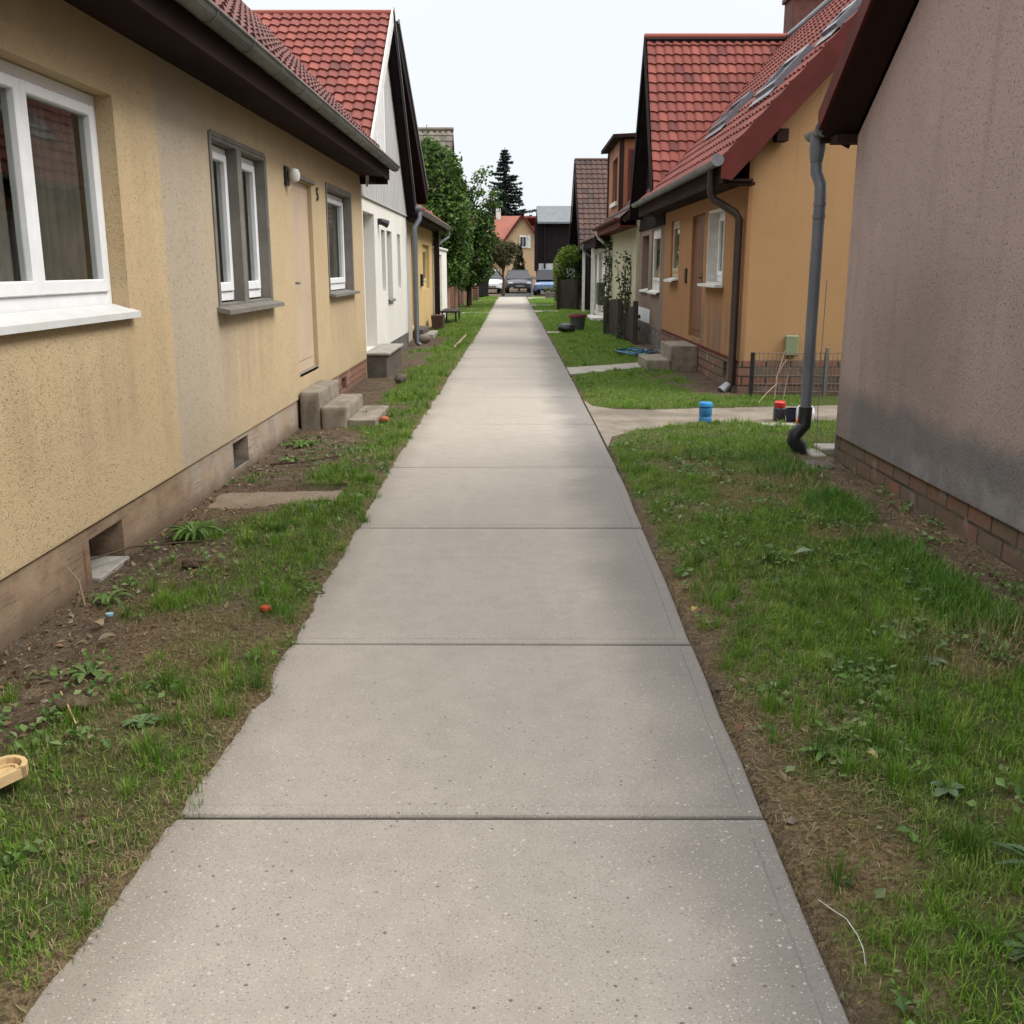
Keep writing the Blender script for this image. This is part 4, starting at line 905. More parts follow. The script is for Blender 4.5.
# ------------------------------------------------------------------ beyond the street
def far_houses():
    h = thing('gabled_house', 'pale orange gabled house with a red roof facing down the end of the path', 'house', (1, 88, 0))
    m = MB(); m.prism([(-1.25, 85, -.1), (2.25, 85, -.1), (2.25, 85, 3.4), (.5, 85, 5.8), (-1.25, 85, 3.4)], (0, 9, 0)); m.prism([(-7, 86.5, -.1), (-1.251, 86.5, -.1), (-1.251, 86.5, 3.3), (-7, 86.5, 3.3)], (0, 7, 0)); m.build('wall', FARY, h)
    L = math.hypot(2.05, 2.85)
    for sg in (1, -1): roof_slope(h, (.5-sg*2.05, 84.7, 3.05), (0, 1, 0), (sg*2.05/L, 0, 2.85/L), 9.5, L, FARRED, MAROON, .15, .3, .4, relief=False)
    L = math.hypot(4, 2.8)
    for sg in (1, -1): roof_slope(h, (-7.3, 89.8-sg*4, 3.1), (1, 0, 0), (0, sg*4/L, 2.8/L), 7.9 if sg > 0 else 11, L, FARRED, MAROON, .15, .3, .4, relief=False)
    m = MB(); m.prism([(1.2, 89, 3.), (5.2, 89, 3.), (5.2, 91, 5.7), (1.2, 91, 5.7)], (0, .1, .05)); m.build('roof', FARRED, h)
    m = MB(); ring(m, 1.33, 2.2, 0, 1, 0, 1, .1) if False else m.box(.28, .86, 84.9, 84.997, 3.2, 4.15, .02); w = m.build('window', WHITE, h)
    for k in (0, 1):
        m = MB(); m.box(.35+k*.24, .55+k*.24, 84.88, 84.899, 3.3, 4.05); m.build('pane', bpy.data.materials['dark_pane'], w)
    m = MB(); m.box(.9, 1.2, 84.93, 84.998, 3.15, 4.2); m.build('shutter', OFFW, w)
    m = MB(); m.box(-1.7, -1.3, 89.3, 89.7, 5.6, 6.5); m.box(3.0, 3.5, 90, 90.5, 5.4, 6.2); m.build('chimney', OFFW, h)
    h = thing('barn', 'black boarded barn with a pale grey sheet roof across the street', 'barn', (4.5, 74, 0))
    m = MB(); m.box(1.5, 9, 71, 78, -.1, 4.6); m.box(1.25, 1.5, 70.9, 71.1, 1.4, 4.62); m.build('wall', BLACKW, h)
    m = MB(); m.box(1.55, 4., 70.97, 70.999, .0, 1.9); m.build('base_wall', GREYSID, h)
    m = MB(); m.box(1.9, 2.02, 70.85, 70.97, 0, 4.5); m.build('downpipe', BLACKW, h)
    m = MB(); m.prism([(1.45, 70.6, 4.5), (9.2, 70.6, 4.5), (9.2, 74.6, 5.75), (1.45, 74.6, 5.75)], (0, 0, .12)); m.prism([(1.45, 78.6, 4.5), (9.2, 78.6, 4.5), (9.2, 74.601, 5.75), (1.45, 74.601, 5.75)], (0, 0, .12)); m.build('roof', METALR, h)
far_houses()
# ------------------------------------------------------------------ plants
def leaf_cards(C, size, col, jit=.25, up=.3, aspect=.6):
    """folded little leaves at centres C (n,3); returns V,F,colours"""
    n = len(C); d = RNG.normal(0, 1, (n, 3)); d[:, 2] *= .6; d /= np.linalg.norm(d, axis=1)[:, None]
    e = RNG.normal(0, 1, (n, 3)); e[:, 2] += up; e -= d*(e*d).sum(1)[:, None]; e /= np.linalg.norm(e, axis=1)[:, None]
    w = np.cross(d, e); s = (size*(1+RNG.uniform(-jit, jit, n)))[:, None]
    tip = C+d*s*.5; base = C-d*s*.5; l = C+w*s*aspect*.5+e*s*.12; r = C-w*s*aspect*.5+e*s*.12
    V = np.stack([base, r, tip, l], 1).reshape(-1, 3); i = np.arange(n)*4
    F = np.stack([i, i+1, i+2, i+3], 1)
    return V, F, np.repeat(col, 4, 0)
def pal(n, cols, wts=None):
    c = np.array(cols); k = RNG.choice(len(c), n, p=wts); t = RNG.uniform(.75, 1.25, (n, 1)); return np.clip(c[k]*t, 0, 1)
def blob_points(blobs, n, shell=.55):
    out = []
    vol = np.array([a*b*c for _, (a, b, c) in blobs])**.67; vol /= vol.sum()
    for (c, r), f in zip(blobs, vol):
        k = int(n*f); d = RNG.normal(0, 1, (k, 3)); d /= np.linalg.norm(d, axis=1)[:, None]
        rad = (shell+(1-shell)*RNG.random(k))**.8; lump = 1+.22*(vnoise(d[:, 0]*2+c[0], d[:, 1]*2+d[:, 2]*3, 1.6, int(abs(c[0]*10)) % 17, 3)-.5)*2
        out.append(np.array(c)+d*np.array(r)*(rad*lump)[:, None])
    return np.concatenate(out)
def tree(name, label, base, h, blobs, n, size, cols, trunk=.12, cat='tree', shell=.5, group=None, limbs=True):
    t = thing(name, label, cat, base, group)
    m = MB(); b = Vector(base)
    m.tube([b-Vector((0, 0, .1)), b+Vector((.03, 0, h*.35)), b+Vector((-.05, .03, h*.7)), b+Vector((0, 0, h))], [trunk, trunk*.8, trunk*.55, trunk*.2], 9)
    if limbs:
        for c, r in blobs:
            s0 = b+Vector((0, 0, h*random.uniform(.3, .6))); e = Vector(c); mid = (s0+e)/2+Vector((0, 0, .15))
            m.tube([s0, mid, e, e+(e-mid)*.8], [trunk*.5, trunk*.33, trunk*.2, .01], 7)
    m.build('trunk', BARK, t, True)
    P = blob_points(blobs, n, shell); V, F, c = leaf_cards(P, size, pal(len(P), cols))
    m = MB(); m.np(V, F); m.build('crown', LEAF, t, colors=c); return t
GREENS = [(.042, .088, .015), (.064, .12, .02), (.024, .052, .012), (.10, .165, .03)]
def bl(*a): return [((x, y, z), (r, s, t)) for x, y, z, r, s, t in a]
tree('leafy_tree', 'tall dense green leafy tree rising behind the board fence, nearest to the cottages', (-2.95, 37.6, 0), 5.4,
     bl((-2.75, 37.6, 4.6, .95, 1.2, 1.25), (-3.1, 37.8, 5.3, .6, .9, .8), (-2.3, 37.4, 3.4, .75, 1.1, 1.0), (-3.0, 37.2, 2.9, .9, 1.2, 1.2), (-2.15, 37.9, 2.4, .55, .9, .9), (-2.75, 37.4, 1.9, .6, .9, .7), (-2.1, 38, 4.3, .4, .5, .45), (-2.7, 37.3, 1.35, .6, .8, .55), (-2.2, 37.6, 1.6, .45, .7, .6)), 12000, .175, GREENS)
tree('leafy_tree', 'loose leafy tree with sparse upper sprays against the sky, left of the path end', (-2.0, 44, 0), 4.6,
     bl((-1.9, 44, 3.3, .8, 1.1, 1.0), (-1.35, 44, 2.9, .6, .9, .8), (-2.3, 44.2, 4.1, .6, .8, .6), (-1.7, 44, 2.0, .75, 1., .7), (-1.15, 44, 3.6, .28, .35, .3), (-2.1, 43.8, 1.25, .65, .8, .6), (-1.5, 44, 1.5, .55, .7, .55), (-2.35, 42.2, 2.6, .65, 1.3, 1.2), (-2.4, 42.5, 1.5, .6, 1.2, .8)), 7400, .18, GREENS+[(.065, .095, .03)])
def sprays():
    t = [o for o in bpy.data.objects if o.name.startswith('leafy_tree')][1]
    P = []; m = MB()
    for (x, z, l, k) in ((-1.55, 5.2, .45, 90), (-1.25, 5.45, .4, 60), (-1.85, 4.75, .5, 120), (-.95, 4.6, .4, 90), (-1.15, 4.25, .45, 110), (-1.5, 4.6, .3, 60), (-.8, 4.15, .3, 60)):
        s = Vector((-1.9, 44, 3.8)); e = Vector((x, 44, z)); m.tube([s, (s+e)/2+Vector((0, 0, .1)), e], [.03, .018, .006], 6)
        P.append(np.array([x, 44, z])+RNG.normal(0, 1, (k, 3))*np.array([l*.42, .2, l*.32]))
    m.build('limbs', BARK, t); P = np.concatenate(P); V, F, c = leaf_cards(P, .15, pal(len(P), GREENS)); m = MB(); m.np(V, F); m.build('upper_sprays', LEAF, t, colors=c)
sprays()
OL = [(.075, .075, .026), (.055, .07, .024), (.10, .072, .036), (.042, .052, .02)]
tree('small_tree', 'small olive brown leafy tree at the street edge, left of the path end', (-.75, 60.5, 0), 2.6,
     bl((-1.2, 60.5, 2.6, .95, .9, .7), (-.7, 60.5, 2.3, .65, .8, .65), (-1.9, 60.5, 2.1, .7, .7, .7), (-.35, 60.5, 2.7, .4, .5, .45), (-2.3, 60.5, 2.9, .5, .6, .5)), 4200, .17, OL, .1)
tree('conical_shrub', 'dark conical evergreen shrub standing before the pale orange house', (.2, 74, 0), 3.0,
     bl((.2, 74, 1.3, .55, .55, .6), (.22, 74, 1.9, .45, .45, .6), (.2, 74, 2.6, .32, .32, .7)), 1500, .16, [(.03, .045, .02), (.05, .05, .022)], .08, 'shrub', limbs=False)
tree('bushes', 'low reddish bush beside the blue car', (1.1, 72, 0), .9, bl((1.05, 71.2, 1.0, .35, .3, .55), (1.3, 71.2, .8, .35, .3, .5)), 500, .15, [(.10, .06, .045), (.06, .06, .03)], .04, 'bush', limbs=False) if False else None
YG = [(.22, .29, .04), (.17, .25, .035), (.11, .18, .03)]
def hedge():
    t = tree('round_bush', 'large rounded bush with bright yellow-green top on the right of the path', (1.95, 42.2, 0), 1.6,
         bl((2.15, 42, 1.25, .55, .8, 1.1), (2.3, 42.4, 1.3, .6, .9, 1.05), (2.0, 41.9, .6, .45, .7, .75)), 7000, .085, [(.028, .06, .014), (.04, .08, .018), (.05, .095, .02)], .08, 'bush', .75)
    P = blob_points(bl((2.1, 41.8, 2.0, .5, .6, .42), (2.3, 42.1, 2.1, .55, .6, .38), (1.75, 41.7, 1.6, .28, .4, .5), (1.68, 41.7, 1.1, .2, .3, .5)), 3600, .7)
    V, F, c = leaf_cards(P, .09, pal(len(P), YG), up=1.); m = MB(); m.np(V, F); m.build('young_growth', LEAF, t, colors=c)
hedge()
def spruce(base, h, w):
    t = thing('spruce', 'tall dark pointed spruce standing above the rooftops at the end of the path', 'tree', base); b = Vector(base)
    m = MB(); m.tube([b, b+Vector((0, 0, h*.6)), b+Vector((0, 0, h))], [.28, .15, .02], 8); P = []; S_ = []
    z = h*.12
    while z < h*.985:
        f = 1-z/h; L = w*(f**.85)*.5*random.uniform(.8, 1.12)+.12; k = int(5+6*f)
        for j in range(k):
            a = random.uniform(0, 6.283); l = L*random.uniform(.7, 1.15); n = int(26+120*f)
            u = RNG.random(n)**.7; drop = -.30*u*l+.22*u*u*l*1.3
            wd = (.08+.26*u*(1-u)*4*.5)*(.5+f)
            x = u*l; s = RNG.normal(0, 1, n)*wd
            P.append(np.stack([b.x+x*math.cos(a)-s*math.sin(a), b.y+x*math.sin(a)+s*math.cos(a), b.z+z+drop-np.abs(RNG.normal(0, .1, n))*(.4+f)], 1))
            m.tube([b+Vector((0, 0, z)), b+Vector((math.cos(a)*l*.5, math.sin(a)*l*.5, z-.13*l)), b+Vector((math.cos(a)*l*.95, math.sin(a)*l*.95, z-.02*l))], [.04, .025, .008], 4)
        z += h*.019+.10*f
    m.build('trunk', BARK, t); P = np.concatenate(P); V, F, c = leaf_cards(P, .36, pal(len(P), [(.014, .026, .022), (.022, .036, .028), (.010, .018, .016)]), aspect=.32)
    m = MB(); m.np(V, F); m.build('crown', LEAF, t, colors=c)
spruce((-1.05, 100, 0), 12.6, 8.8)
def far_green():
    blobs = [((x, 116+random.uniform(-4, 4), 1.8), (4.5, 3, random.uniform(2.5, 4.2))) for x in range(-70, 71, 5)]
    P = blob_points(blobs, 12000, .6); V, F, c = leaf_cards(P, .8, pal(len(P), GREENS)); m = MB(); m.np(V, F); m.build('distant_trees', LEAF, colors=c, kind='stuff')
far_green()

# ------------------------------------------------------------------ grass and ground cover
def blades(X, Y, Hh, W, colr, lean=.55, az=None):
    n = len(X); Z = gheight(X, Y)-.004; a = RNG.uniform(0, 6.283, n) if az is None else az+RNG.normal(0, .5, n); d = np.stack([np.cos(a), np.sin(a), 0*a], 1); w = np.stack([-np.sin(a), np.cos(a), 0*a], 1)
    k = np.abs(RNG.normal(0, lean, n)).clip(0, 1.6)[:, None]; H = Hh[:, None]; B = np.stack([X, Y, Z], 1); up = np.array([0, 0, 1.])
    M = B+up*H*.55*np.cos(k*.5)+d*H*.55*np.sin(k*.5); T = M+up*H*.5*np.cos(k*1.3)+d*H*.5*np.sin(k*1.3); ww = w*(W[:, None])*.5
    V = np.stack([B-ww, B+ww, M+ww*.8, M-ww*.8, T+ww*.12, T-ww*.12], 1).reshape(-1, 3); i = np.arange(n)*6
    F = np.concatenate([np.stack([i, i+1, i+2, i+3], 1), np.stack([i+3, i+2, i+4, i+5], 1)])
    sh = np.array([.72, .72, 1., 1., 1.1, 1.1]); c = (colr[:, None, :]*np.ones((1, 6, 1)))
    return V, F, c.reshape(-1, 3)
def grass():
    VV = []; FF = []; CC = []; base = 0
    zones = [(-2.2, -.85, 1.2, 5., 11500, 1.), (-2.2, -.85, 5., 10., 6500, 1.15), (.7, 2.72, 1.2, 5., 12000, 1.), (.7, 2.72, 5., 9.6, 7500, 1.15), (.75, 3.6, 8.8, 17., 3400, 1.5),
             (-2.3, -.85, 10., 18., 3000, 1.5), (-2.4, -.8, 18., 34., 1300, 2.4), (.6, 2.9, 17, 34., 1500, 2.4), (-2.4, -.8, 34., 59., 420, 4.), (.5, 3., 34., 59., 420, 4.)]
    for (x0, x1, y0, y1, dens, ws) in zones:
        n = int((x1-x0)*(y1-y0)*dens); X = RNG.uniform(x0, x1, n); Y = RNG.uniform(y0, y1, n)
        # tufts: pull part of the blades towards clump centres
        q = RNG.random(n) < .35; cx = np.round(X/.11)*.11; cy = np.round(Y/.11)*.11
        jx = vnoise(cx, cy, 31., 41, 1)-.5; jy = vnoise(cx, cy, 31., 42, 1)-.5
        X = np.where(q, cx+jx*.11+RNG.normal(0, .016, n), X); Y = np.where(q, cy+jy*.11+RNG.normal(0, .016, n), Y)
        g = grass_density(X, Y); worn = sst(vnoise(X, Y, 1.5, 66, 4), .50, .66)*sst(Y, 12, 7); keep = RNG.random(n) < g*(.5+.6*vnoise(X, Y, 6., 33, 2)*1.2)*(1-.62*worn); X, Y, g = X[keep], Y[keep], g[keep]; n = len(X)
        tall = sst(vnoise(X, Y, 2.6, 51, 3), .52, .70); lng = sst(X, 1.75, 2.25)*(Y < 8.6)*sst(vnoise(X, Y, 1.3, 52, 3), .30, .55)
        H = (.020+.030*g*RNG.random(n)+.022*tall*g+.06*lng)*RNG.uniform(.65, 1.25, n)
        worn = worn[keep]; H = H*(1-.35*worn); H = np.where((X > 0) & (Y > 9), H*.85, H); H = H*(1+.15*(ws-1))
        W = (.0021+.0015*RNG.random(n))*ws*(1+.5*lng)
        c = pal(n, [(.105, .205, .020), (.14, .245, .028), (.075, .16, .017), (.185, .26, .042)], [.35, .3, .2, .15])
        dry = np.clip(sst(vnoise(X, Y, 1.7, 61, 4), .52, .72)*.55+(1-g)*.35, 0, 1)*np.where(X > 0, np.where(Y > 5.2, .22, .75), np.where(Y > 10, .6, .75)); c = c*(1-.55*worn[:, None])+np.array([.19, .185, .055])*.55*worn[:, None]; dk = RNG.random(n) < np.clip(dry+.35*worn, 0, .85)
        c = np.where(dk[:, None], pal(n, [(.26, .21, .105), (.20, .175, .075), (.32, .27, .15)]), c)
        c = np.where((lng[:, None] > .4) & ~dk[:, None], c*np.array([.62, .78, .85]), c)
        V, F, cc = blades(X, Y, H, W, c, 1.05); VV.append(V); FF.append(F+base); CC.append(cc); base += len(V)
    for (x0, x1, y0, y1, dens, ws) in [(-2.15, -.9, 1.2, 5.5, 105, 1.), (.8, 2.7, 1.2, 5.5, 95, 1.), (-2.15, -.9, 5.5, 16, 60, 1.35), (.8, 2.7, 5.5, 9.6, 60, 1.3), (.8, 2.9, 9.6, 17, 40, 1.7), (-2.3, -.9, 16, 30, 22, 2.4), (.7, 2.8, 17, 30, 22, 2.4)]:
        n = int((x1-x0)*(y1-y0)*dens); X = RNG.uniform(x0, x1, n); Y = RNG.uniform(y0, y1, n); g = grass_density(X, Y)
        pw = sst(vnoise(X, Y, 2.1, 91, 4), .40, .68); k = RNG.random(n) < g*(.12+.95*pw)*(1-.7*sst(vnoise(X, Y, 1.5, 66, 4), .50, .66)); X, Y, pw = X[k], Y[k], pw[k]
        big = .5+RNG.random(len(X))**2*1.0+.35*pw; nb = (14+34*big/ws**.5).astype(int); idx = np.repeat(np.arange(len(X)), nb); n = len(idx)
        a = RNG.uniform(0, 6.283, n); r = np.abs(RNG.normal(0, .022, n))*big[idx]*ws**.6; bx, by = X[idx]+r*np.cos(a), Y[idx]+r*np.sin(a)
        k = (bx < left_edge(by)+.005) | (bx > right_edge(by)+.012); k &= ~paved(bx, by); bx, by, a, r, idx = bx[k], by[k], a[k], r[k], idx[k]; n = len(bx)
        H = (.04+.045*RNG.random(n))*big[idx]*np.where(bx > 0, np.where(by > 9, .7, 1.), 1.)*(1-.25*np.minimum(r/.06, 1)); tint = pal(len(X), [(.088, .188, .017), (.12, .225, .024), (.062, .145, .015), (.16, .24, .036)])
        c = tint[idx]*RNG.uniform(.7, 1.3, (n, 1)); dk = RNG.random(n) < .10; c[dk] = pal(int(dk.sum()), [(.26, .21, .105), (.20, .175, .075)])
        V, F, cc = blades(bx, by, H, (.0019+.0015*RNG.random(n))*ws, c, .75, a); VV.append(V); FF.append(F+base); CC.append(cc); base += len(V)
    m = MB(); m.np(np.concatenate(VV), np.concatenate(FF)); m.build('grass', BLADE, at=(0, 0, 0), colors=np.concatenate(CC), kind='stuff')
    # dry straw and clippings lying along the slab edges and on bare soil
    n = 60000; X = np.concatenate([RNG.uniform(-2.2, -.9, n), RNG.uniform(.76, 1.25, n//2), RNG.uniform(2.3, 2.7, n//2)]); Y = np.concatenate([RNG.uniform(1.2, 10, n), RNG.uniform(1.2, 9, n//2), RNG.uniform(3.5, 9, n//2)])
    le = left_edge(Y); re = right_edge(Y); wgt = np.where(X < 0, .16+1.1*np.exp(-((le-X-.05)/.07)**2), .5+.5*np.exp(-((X-re-.12)/.1)**2))*(X < le+.02)*np.where(X < 0, 1, 1)+(X > re+.02)*.6*(X > 0)
    k = (RNG.random(len(X)) < wgt*sst(vnoise(X, Y, 2.5, 71, 3), .3, .65)) & ~((X > le+.01) & (X < re+.015)); X, Y = X[k], Y[k]; n = len(X); Z = gheight(X, Y)+.004+RNG.random(n)*.012
    a = RNG.uniform(0, 6.283, n); L = RNG.uniform(.010, .04, n); d = np.stack([np.cos(a)*L/2, np.sin(a)*L/2, RNG.normal(0, .004, n)], 1); w = np.stack([-np.sin(a), np.cos(a), 0*a], 1)*RNG.uniform(.0006, .0013, (n, 1)); C = np.stack([X, Y, Z], 1)
    V = np.stack([C-d-w, C-d+w, C+d+w, C+d-w], 1).reshape(-1, 3); i = np.arange(n)*4
    m = MB(); m.np(V, np.stack([i, i+1, i+2, i+3], 1)); m.build('dry_straw', BLADE, at=(0, 0, 0), colors=np.repeat(pal(n, [(.22, .17, .09), (.16, .12, .065), (.29, .23, .13), (.11, .08, .05)]), 4, 0), kind='stuff')
    # clover, dandelion and other small broad leaves
    n = 52000; X = np.concatenate([RNG.uniform(-2.2, -.95, n//2), RNG.uniform(.85, 2.7, n//2)]); Y = 1.3+RNG.random(n)**1.5*8.5
    f = sst(vnoise(X, Y, 2.9, 81, 3), .50, .66)*sst(vnoise(X, Y, 9., 82, 2), .42, .6); le = left_edge(Y); re = right_edge(Y); k = (RNG.random(n) < f*np.where(X < 0, .4, 1.)) & ~((X > le-.03) & (X < re+.05)) & ~paved(X, Y); X, Y = X[k], Y[k]; n = len(X)
    C = np.stack([X, Y, gheight(X, Y)+.012+RNG.random(n)*.03], 1); V, F, c = leaf_cards(C, .03, pal(n, [(.085, .16, .03), (.115, .19, .05), (.06, .12, .03), (.16, .21, .09)]), .5, 2.2, .7)
    m = MB(); m.np(V, F); m.build('ground_cover', LEAF, at=(0, 0, 0), colors=c, kind='stuff')
    n = 5200; X = np.concatenate([RNG.uniform(-2.22, -1.1, n*3//5), RNG.uniform(.8, 2.7, n-n*3//5)]); Y = 1.4+RNG.random(n)**1.3*9; le = left_edge(Y); re = right_edge(Y)
    f = np.where(X < 0, .15+.8*sst(X, -1.5, -2.1), .10+.6*sst(X, 2.2, 2.6)); k = (RNG.random(n) < f) & ~((X > le-.03) & (X < re+.04)) & ~paved(X, Y); X, Y = X[k], Y[k]; C = np.stack([X, Y, gheight(X, Y)+.006+RNG.random(len(X))*.008], 1)
    V, F, c = leaf_cards(C, .032, pal(len(X), [(.15, .105, .06), (.22, .165, .095), (.095, .065, .04), (.27, .22, .13), (.18, .10, .05)]), .7, 3., .5); m = MB(); m.np(V, F); m.build('leaf_litter', LEAF, at=(0, 0, 0), colors=c, kind='stuff')
    # crumbs of earth and small stones
    n = 5200; X = np.concatenate([RNG.uniform(-2.2, -1.0, n//2), RNG.uniform(.75, 2.7, n//2)]); Y = RNG.uniform(1.3, 9.5, n); g = grass_density(X, Y); le = left_edge(Y); re = right_edge(Y)
    k = (RNG.random(n) < (1-g)*.55) & ~((X > le-.02) & (X < re+.02)); X, Y = X[k], Y[k]; n = len(X); s = RNG.gamma(2., .0032, n).clip(.003, .03); C = np.stack([X, Y, gheight(X, Y)+s*.25], 1)
    o = np.array([(1, 0, 0), (-1, 0, 0), (0, 1, 0), (0, -1, 0), (0, 0, 1), (0, 0, -1)], float); fo = np.array([(0, 2, 4), (2, 1, 4), (1, 3, 4), (3, 0, 4), (2, 0, 5), (1, 2, 5), (3, 1, 5), (0, 3, 5)])
    V = (C[:, None, :]+o[None]*(s[:, None, None]*RNG.uniform(.6, 1.3, (n, 6, 1)))*np.array([1, 1, .6])).reshape(-1, 3); F = (fo[None]+(np.arange(n)*6)[:, None, None]).reshape(-1, 3)
    m = MB(); m.np(V, F); m.build('soil_crumbs', BLADE, at=(0, 0, 0), colors=np.repeat(pal(n, [(.11, .08, .055), (.07, .05, .035), (.2, .17, .13), (.26, .23, .19)], [.4, .3, .2, .1]), 6, 0), kind='stuff')
grass()
def weed(label, x, y, n, L, W, col, up=.5, name='weed', cat='weed', ragged=True):
    """a rosette of long arching leaves with toothed outlines"""
    z = float(gheight(x, y)); t = MB(); cols = []
    for k in range(n):
        a = 6.283*k/n+random.uniform(-.35, .35); l = L*random.uniform(.6, 1.1); e = up*random.uniform(.5, 1.3); dx, dy = math.cos(a), math.sin(a); rows = []; q = 9
        ox, oy = random.uniform(-.3, .3)*L*.25, random.uniform(-.3, .3)*L*.25
        for j in range(q+1):
            u = j/q; r = l*u; zz = z+.008+l*e*(u-.85*u*u*1.05); wd = W*math.sin(math.pi*min(1, u*.86+.08))**.8*(.72 if ragged and j % 2 else 1.)*(.4+.6*u if u < .4 else 1)
            p = Vector((x+ox+dx*r, y+oy+dy*r, zz)); s = Vector((-dy, dx, 0))*wd/2
            rows.append([p-s+Vector((0, 0, wd*.16)), p, p+s+Vector((0, 0, wd*.16))])
        t.grid(rows); c = np.array(col)*random.uniform(.7, 1.25); cols += [c]*(3*(q+1))
    return t.build(name, LEAF, at=(x, y, z), smooth='all', colors=np.array(cols), label=label, cat=cat, group='broad-leaved weeds in the grass strips')
G1, G2, G3 = (.09, .165, .035), (.115, .19, .055), (.07, .125, .045)
weed('big bright green leafy weed clump against the plinth just beyond the near cellar opening', -1.98, 6.0, 46, .21, .032, G1, 1.15)
weed('leafy green weed at the plinth between wall and near cellar opening, on the near side', -2.02, 4.78, 14, .12, .03, G2, 1.)
weed('small pale green weed beside the bare soil patch nearest the left plinth', -1.72, 3.78, 9, .12, .035, G2, .6)
weed('round-leaved pale weed in the left grass beside the bitten slab edge', -1.32, 3.3, 12, .07, .03, (.10, .16, .06), .5)
weed('dark green weed at the left frame edge on bare soil', -1.9, 3.35, 10, .12, .04, G3, .6)
weed('flat rosette of long grey-green dandelion leaves at the lower right of the lawn', 1.42, 2.42, 15, .14, .026, (.08, .14, .06), .5)
weed('single broad pale dock plant in the right lawn', 1.34, 2.86, 5, .07, .045, (.095, .15, .075), .35)
weed('small dandelion rosette by the bare edge right of the nearest joint', 1.05, 3.12, 9, .09, .028, G1, .4)
weed('pale leaved weed among the long grass beside the pink wall', 1.72, 3.9, 8, .06, .03, (.12, .16, .09), .5)
weed('green weed clump at the plinth in front of the tan door steps', -2.0, 9.3, 16, .2, .045, G1, .7)
weed('low green weed at the far cellar opening of the yellow house', -1.95, 8.55, 9, .14, .04, G2, .6)
weed('dark dandelion rosette at the bottom right corner of the lawn', 1.22, 2.08, 13, .10, .02, G3, .5)
# ------------------------------------------------------------------ loose things
def one(name, label, cat, mb, mat, smooth=False, group=None, **k):
    t = dict(label=label, cat=cat)
    if group: t['group'] = group
    return mb.build(name, mat, None, smooth, **t, **k)
GH = lambda x, y: float(gheight(x, y))
PINE = simple('pale_pine', (.50, .36, .19), (.40, .27, .13), .6, 4, 50, .0008, .3, 0, (6, 1, 1))
def tray():
    """a broken off half of a shallow wooden tray with a raised rim"""
    o = (-1.62, 2.76, GH(-1.6, 2.8)+.045); ca, sa = math.cos(R(55)), math.sin(R(55))
    def P(u, v, z): return (o[0]+u*ca-v*sa, o[1]+u*sa+v*ca, o[2]+z+u*.06)
    L, W = .15, .062
    def outline(d): 
        pts = [(-L, -W+d), (L-.03-d*.4, -W+d)]
        for k in range(7):
            a = -math.pi/2+math.pi*k/6; pts.append((L-.045-d+(.045)*math.cos(a)*(1), (W-d)*math.sin(a)))
        return pts+[(-L, W-d)]
    m = MB(); m.prism([P(u, v, 0) for u, v in outline(.0)], (0, 0, .012))
    A, B = outline(0.), outline(.014)
    for k in range(len(A)-1):
        m.prism([P(*A[k], .0125), P(*A[k+1], .0125), P(*B[k+1], .0125), P(*B[k], .0125)], (0, 0, .02))
    C, D = outline(.024), outline(.032)
    for k in range(len(C)-1): m.prism([P(*C[k], .0125), P(*C[k+1], .0125), P(*D[k+1], .0125), P(*D[k], .0125)], (0, 0, .006))
    one('wooden_tray', 'pale broken wooden tray with a raised rim lying in the grass at the left edge', 'tray', m, PINE)
tray()
def lump(name, label, cat, x, y, r, mat, sq=.6, seed=1, ico=2, group=None, z=None):
    bm_ = __import__('bmesh').new(); __import__('bmesh').ops.create_icosphere(bm_, subdivisions=ico+1, radius=1)
    V = np.array([v.co[:] for v in bm_.verts]); F = np.array([[v.index for v in f.verts] for f in bm_.faces]); bm_.free()
    d = 1+.5*(vnoise(V[:, 0]*1.3+seed, V[:, 1]*1.3+V[:, 2]*1.9, 1.4, seed, 3)-.5); zz = GH(x, y) if z is None else z
    V = V*d[:, None]*np.array(r if isinstance(r, tuple) else (r, r, r*sq)); V[:, 2] += -V[:, 2].min()*.85
    m = MB(); m.np(V+np.array([x, y, zz]), F); return one(name, label, cat, m, mat, 'all' if ico > 1 else False, group)
BRK = simple('orange_brick', (.36, .11, .05), (.27, .085, .04), .9, 9, 90, .003)
REDP = simple('red_paper', (.42, .05, .025), (.3, .04, .02), .6, 9, 60, .002)
lump('brick_fragment', 'small orange brick fragment lying by the lowest step of the tan door', 'brick', -1.38, 10.55, (.055, .04, .035), BRK, seed=3, ico=1)
lump('crumpled_wrapper', 'small crumpled red wrapper in the left grass near the path', 'litter', -1.17, 4.5, (.028, .022, .022), REDP, seed=5, ico=1)
lump('stone', 'pale grey round stone beside the downpipe foot of the white house', 'stone', -2.02, 22.6, (.13, .12, .12), STONE, seed=4)
lump('stone', 'small brown stone in the worn grass before the white house', 'stone', -1.62, 14.2, (.09, .06, .07), STONED, seed=8, ico=1)
lump('soil_clod', 'dark clod of earth on bare ground beside the near left plinth', 'clod', -1.62, 3.42, (.07, .05, .03), SOIL, seed=9)
lump('soil_clod', 'clod of earth right of the near cellar opening', 'clod', -1.75, 5.25, (.06, .045, .03), SOIL, seed=11)
m = MB(); m.lathe((-1.93, 4.55, GH(-1.93, 4.55)+.004), [(.001, 0), (.018, .001), (.018, .012), (.001, .014)], 14); one('bottle_cap', 'light blue plastic cap lying on the soil by the left plinth', 'cap', m, simple('light_blue_plastic', (.25, .42, .55), None, .4, bump=0), True)
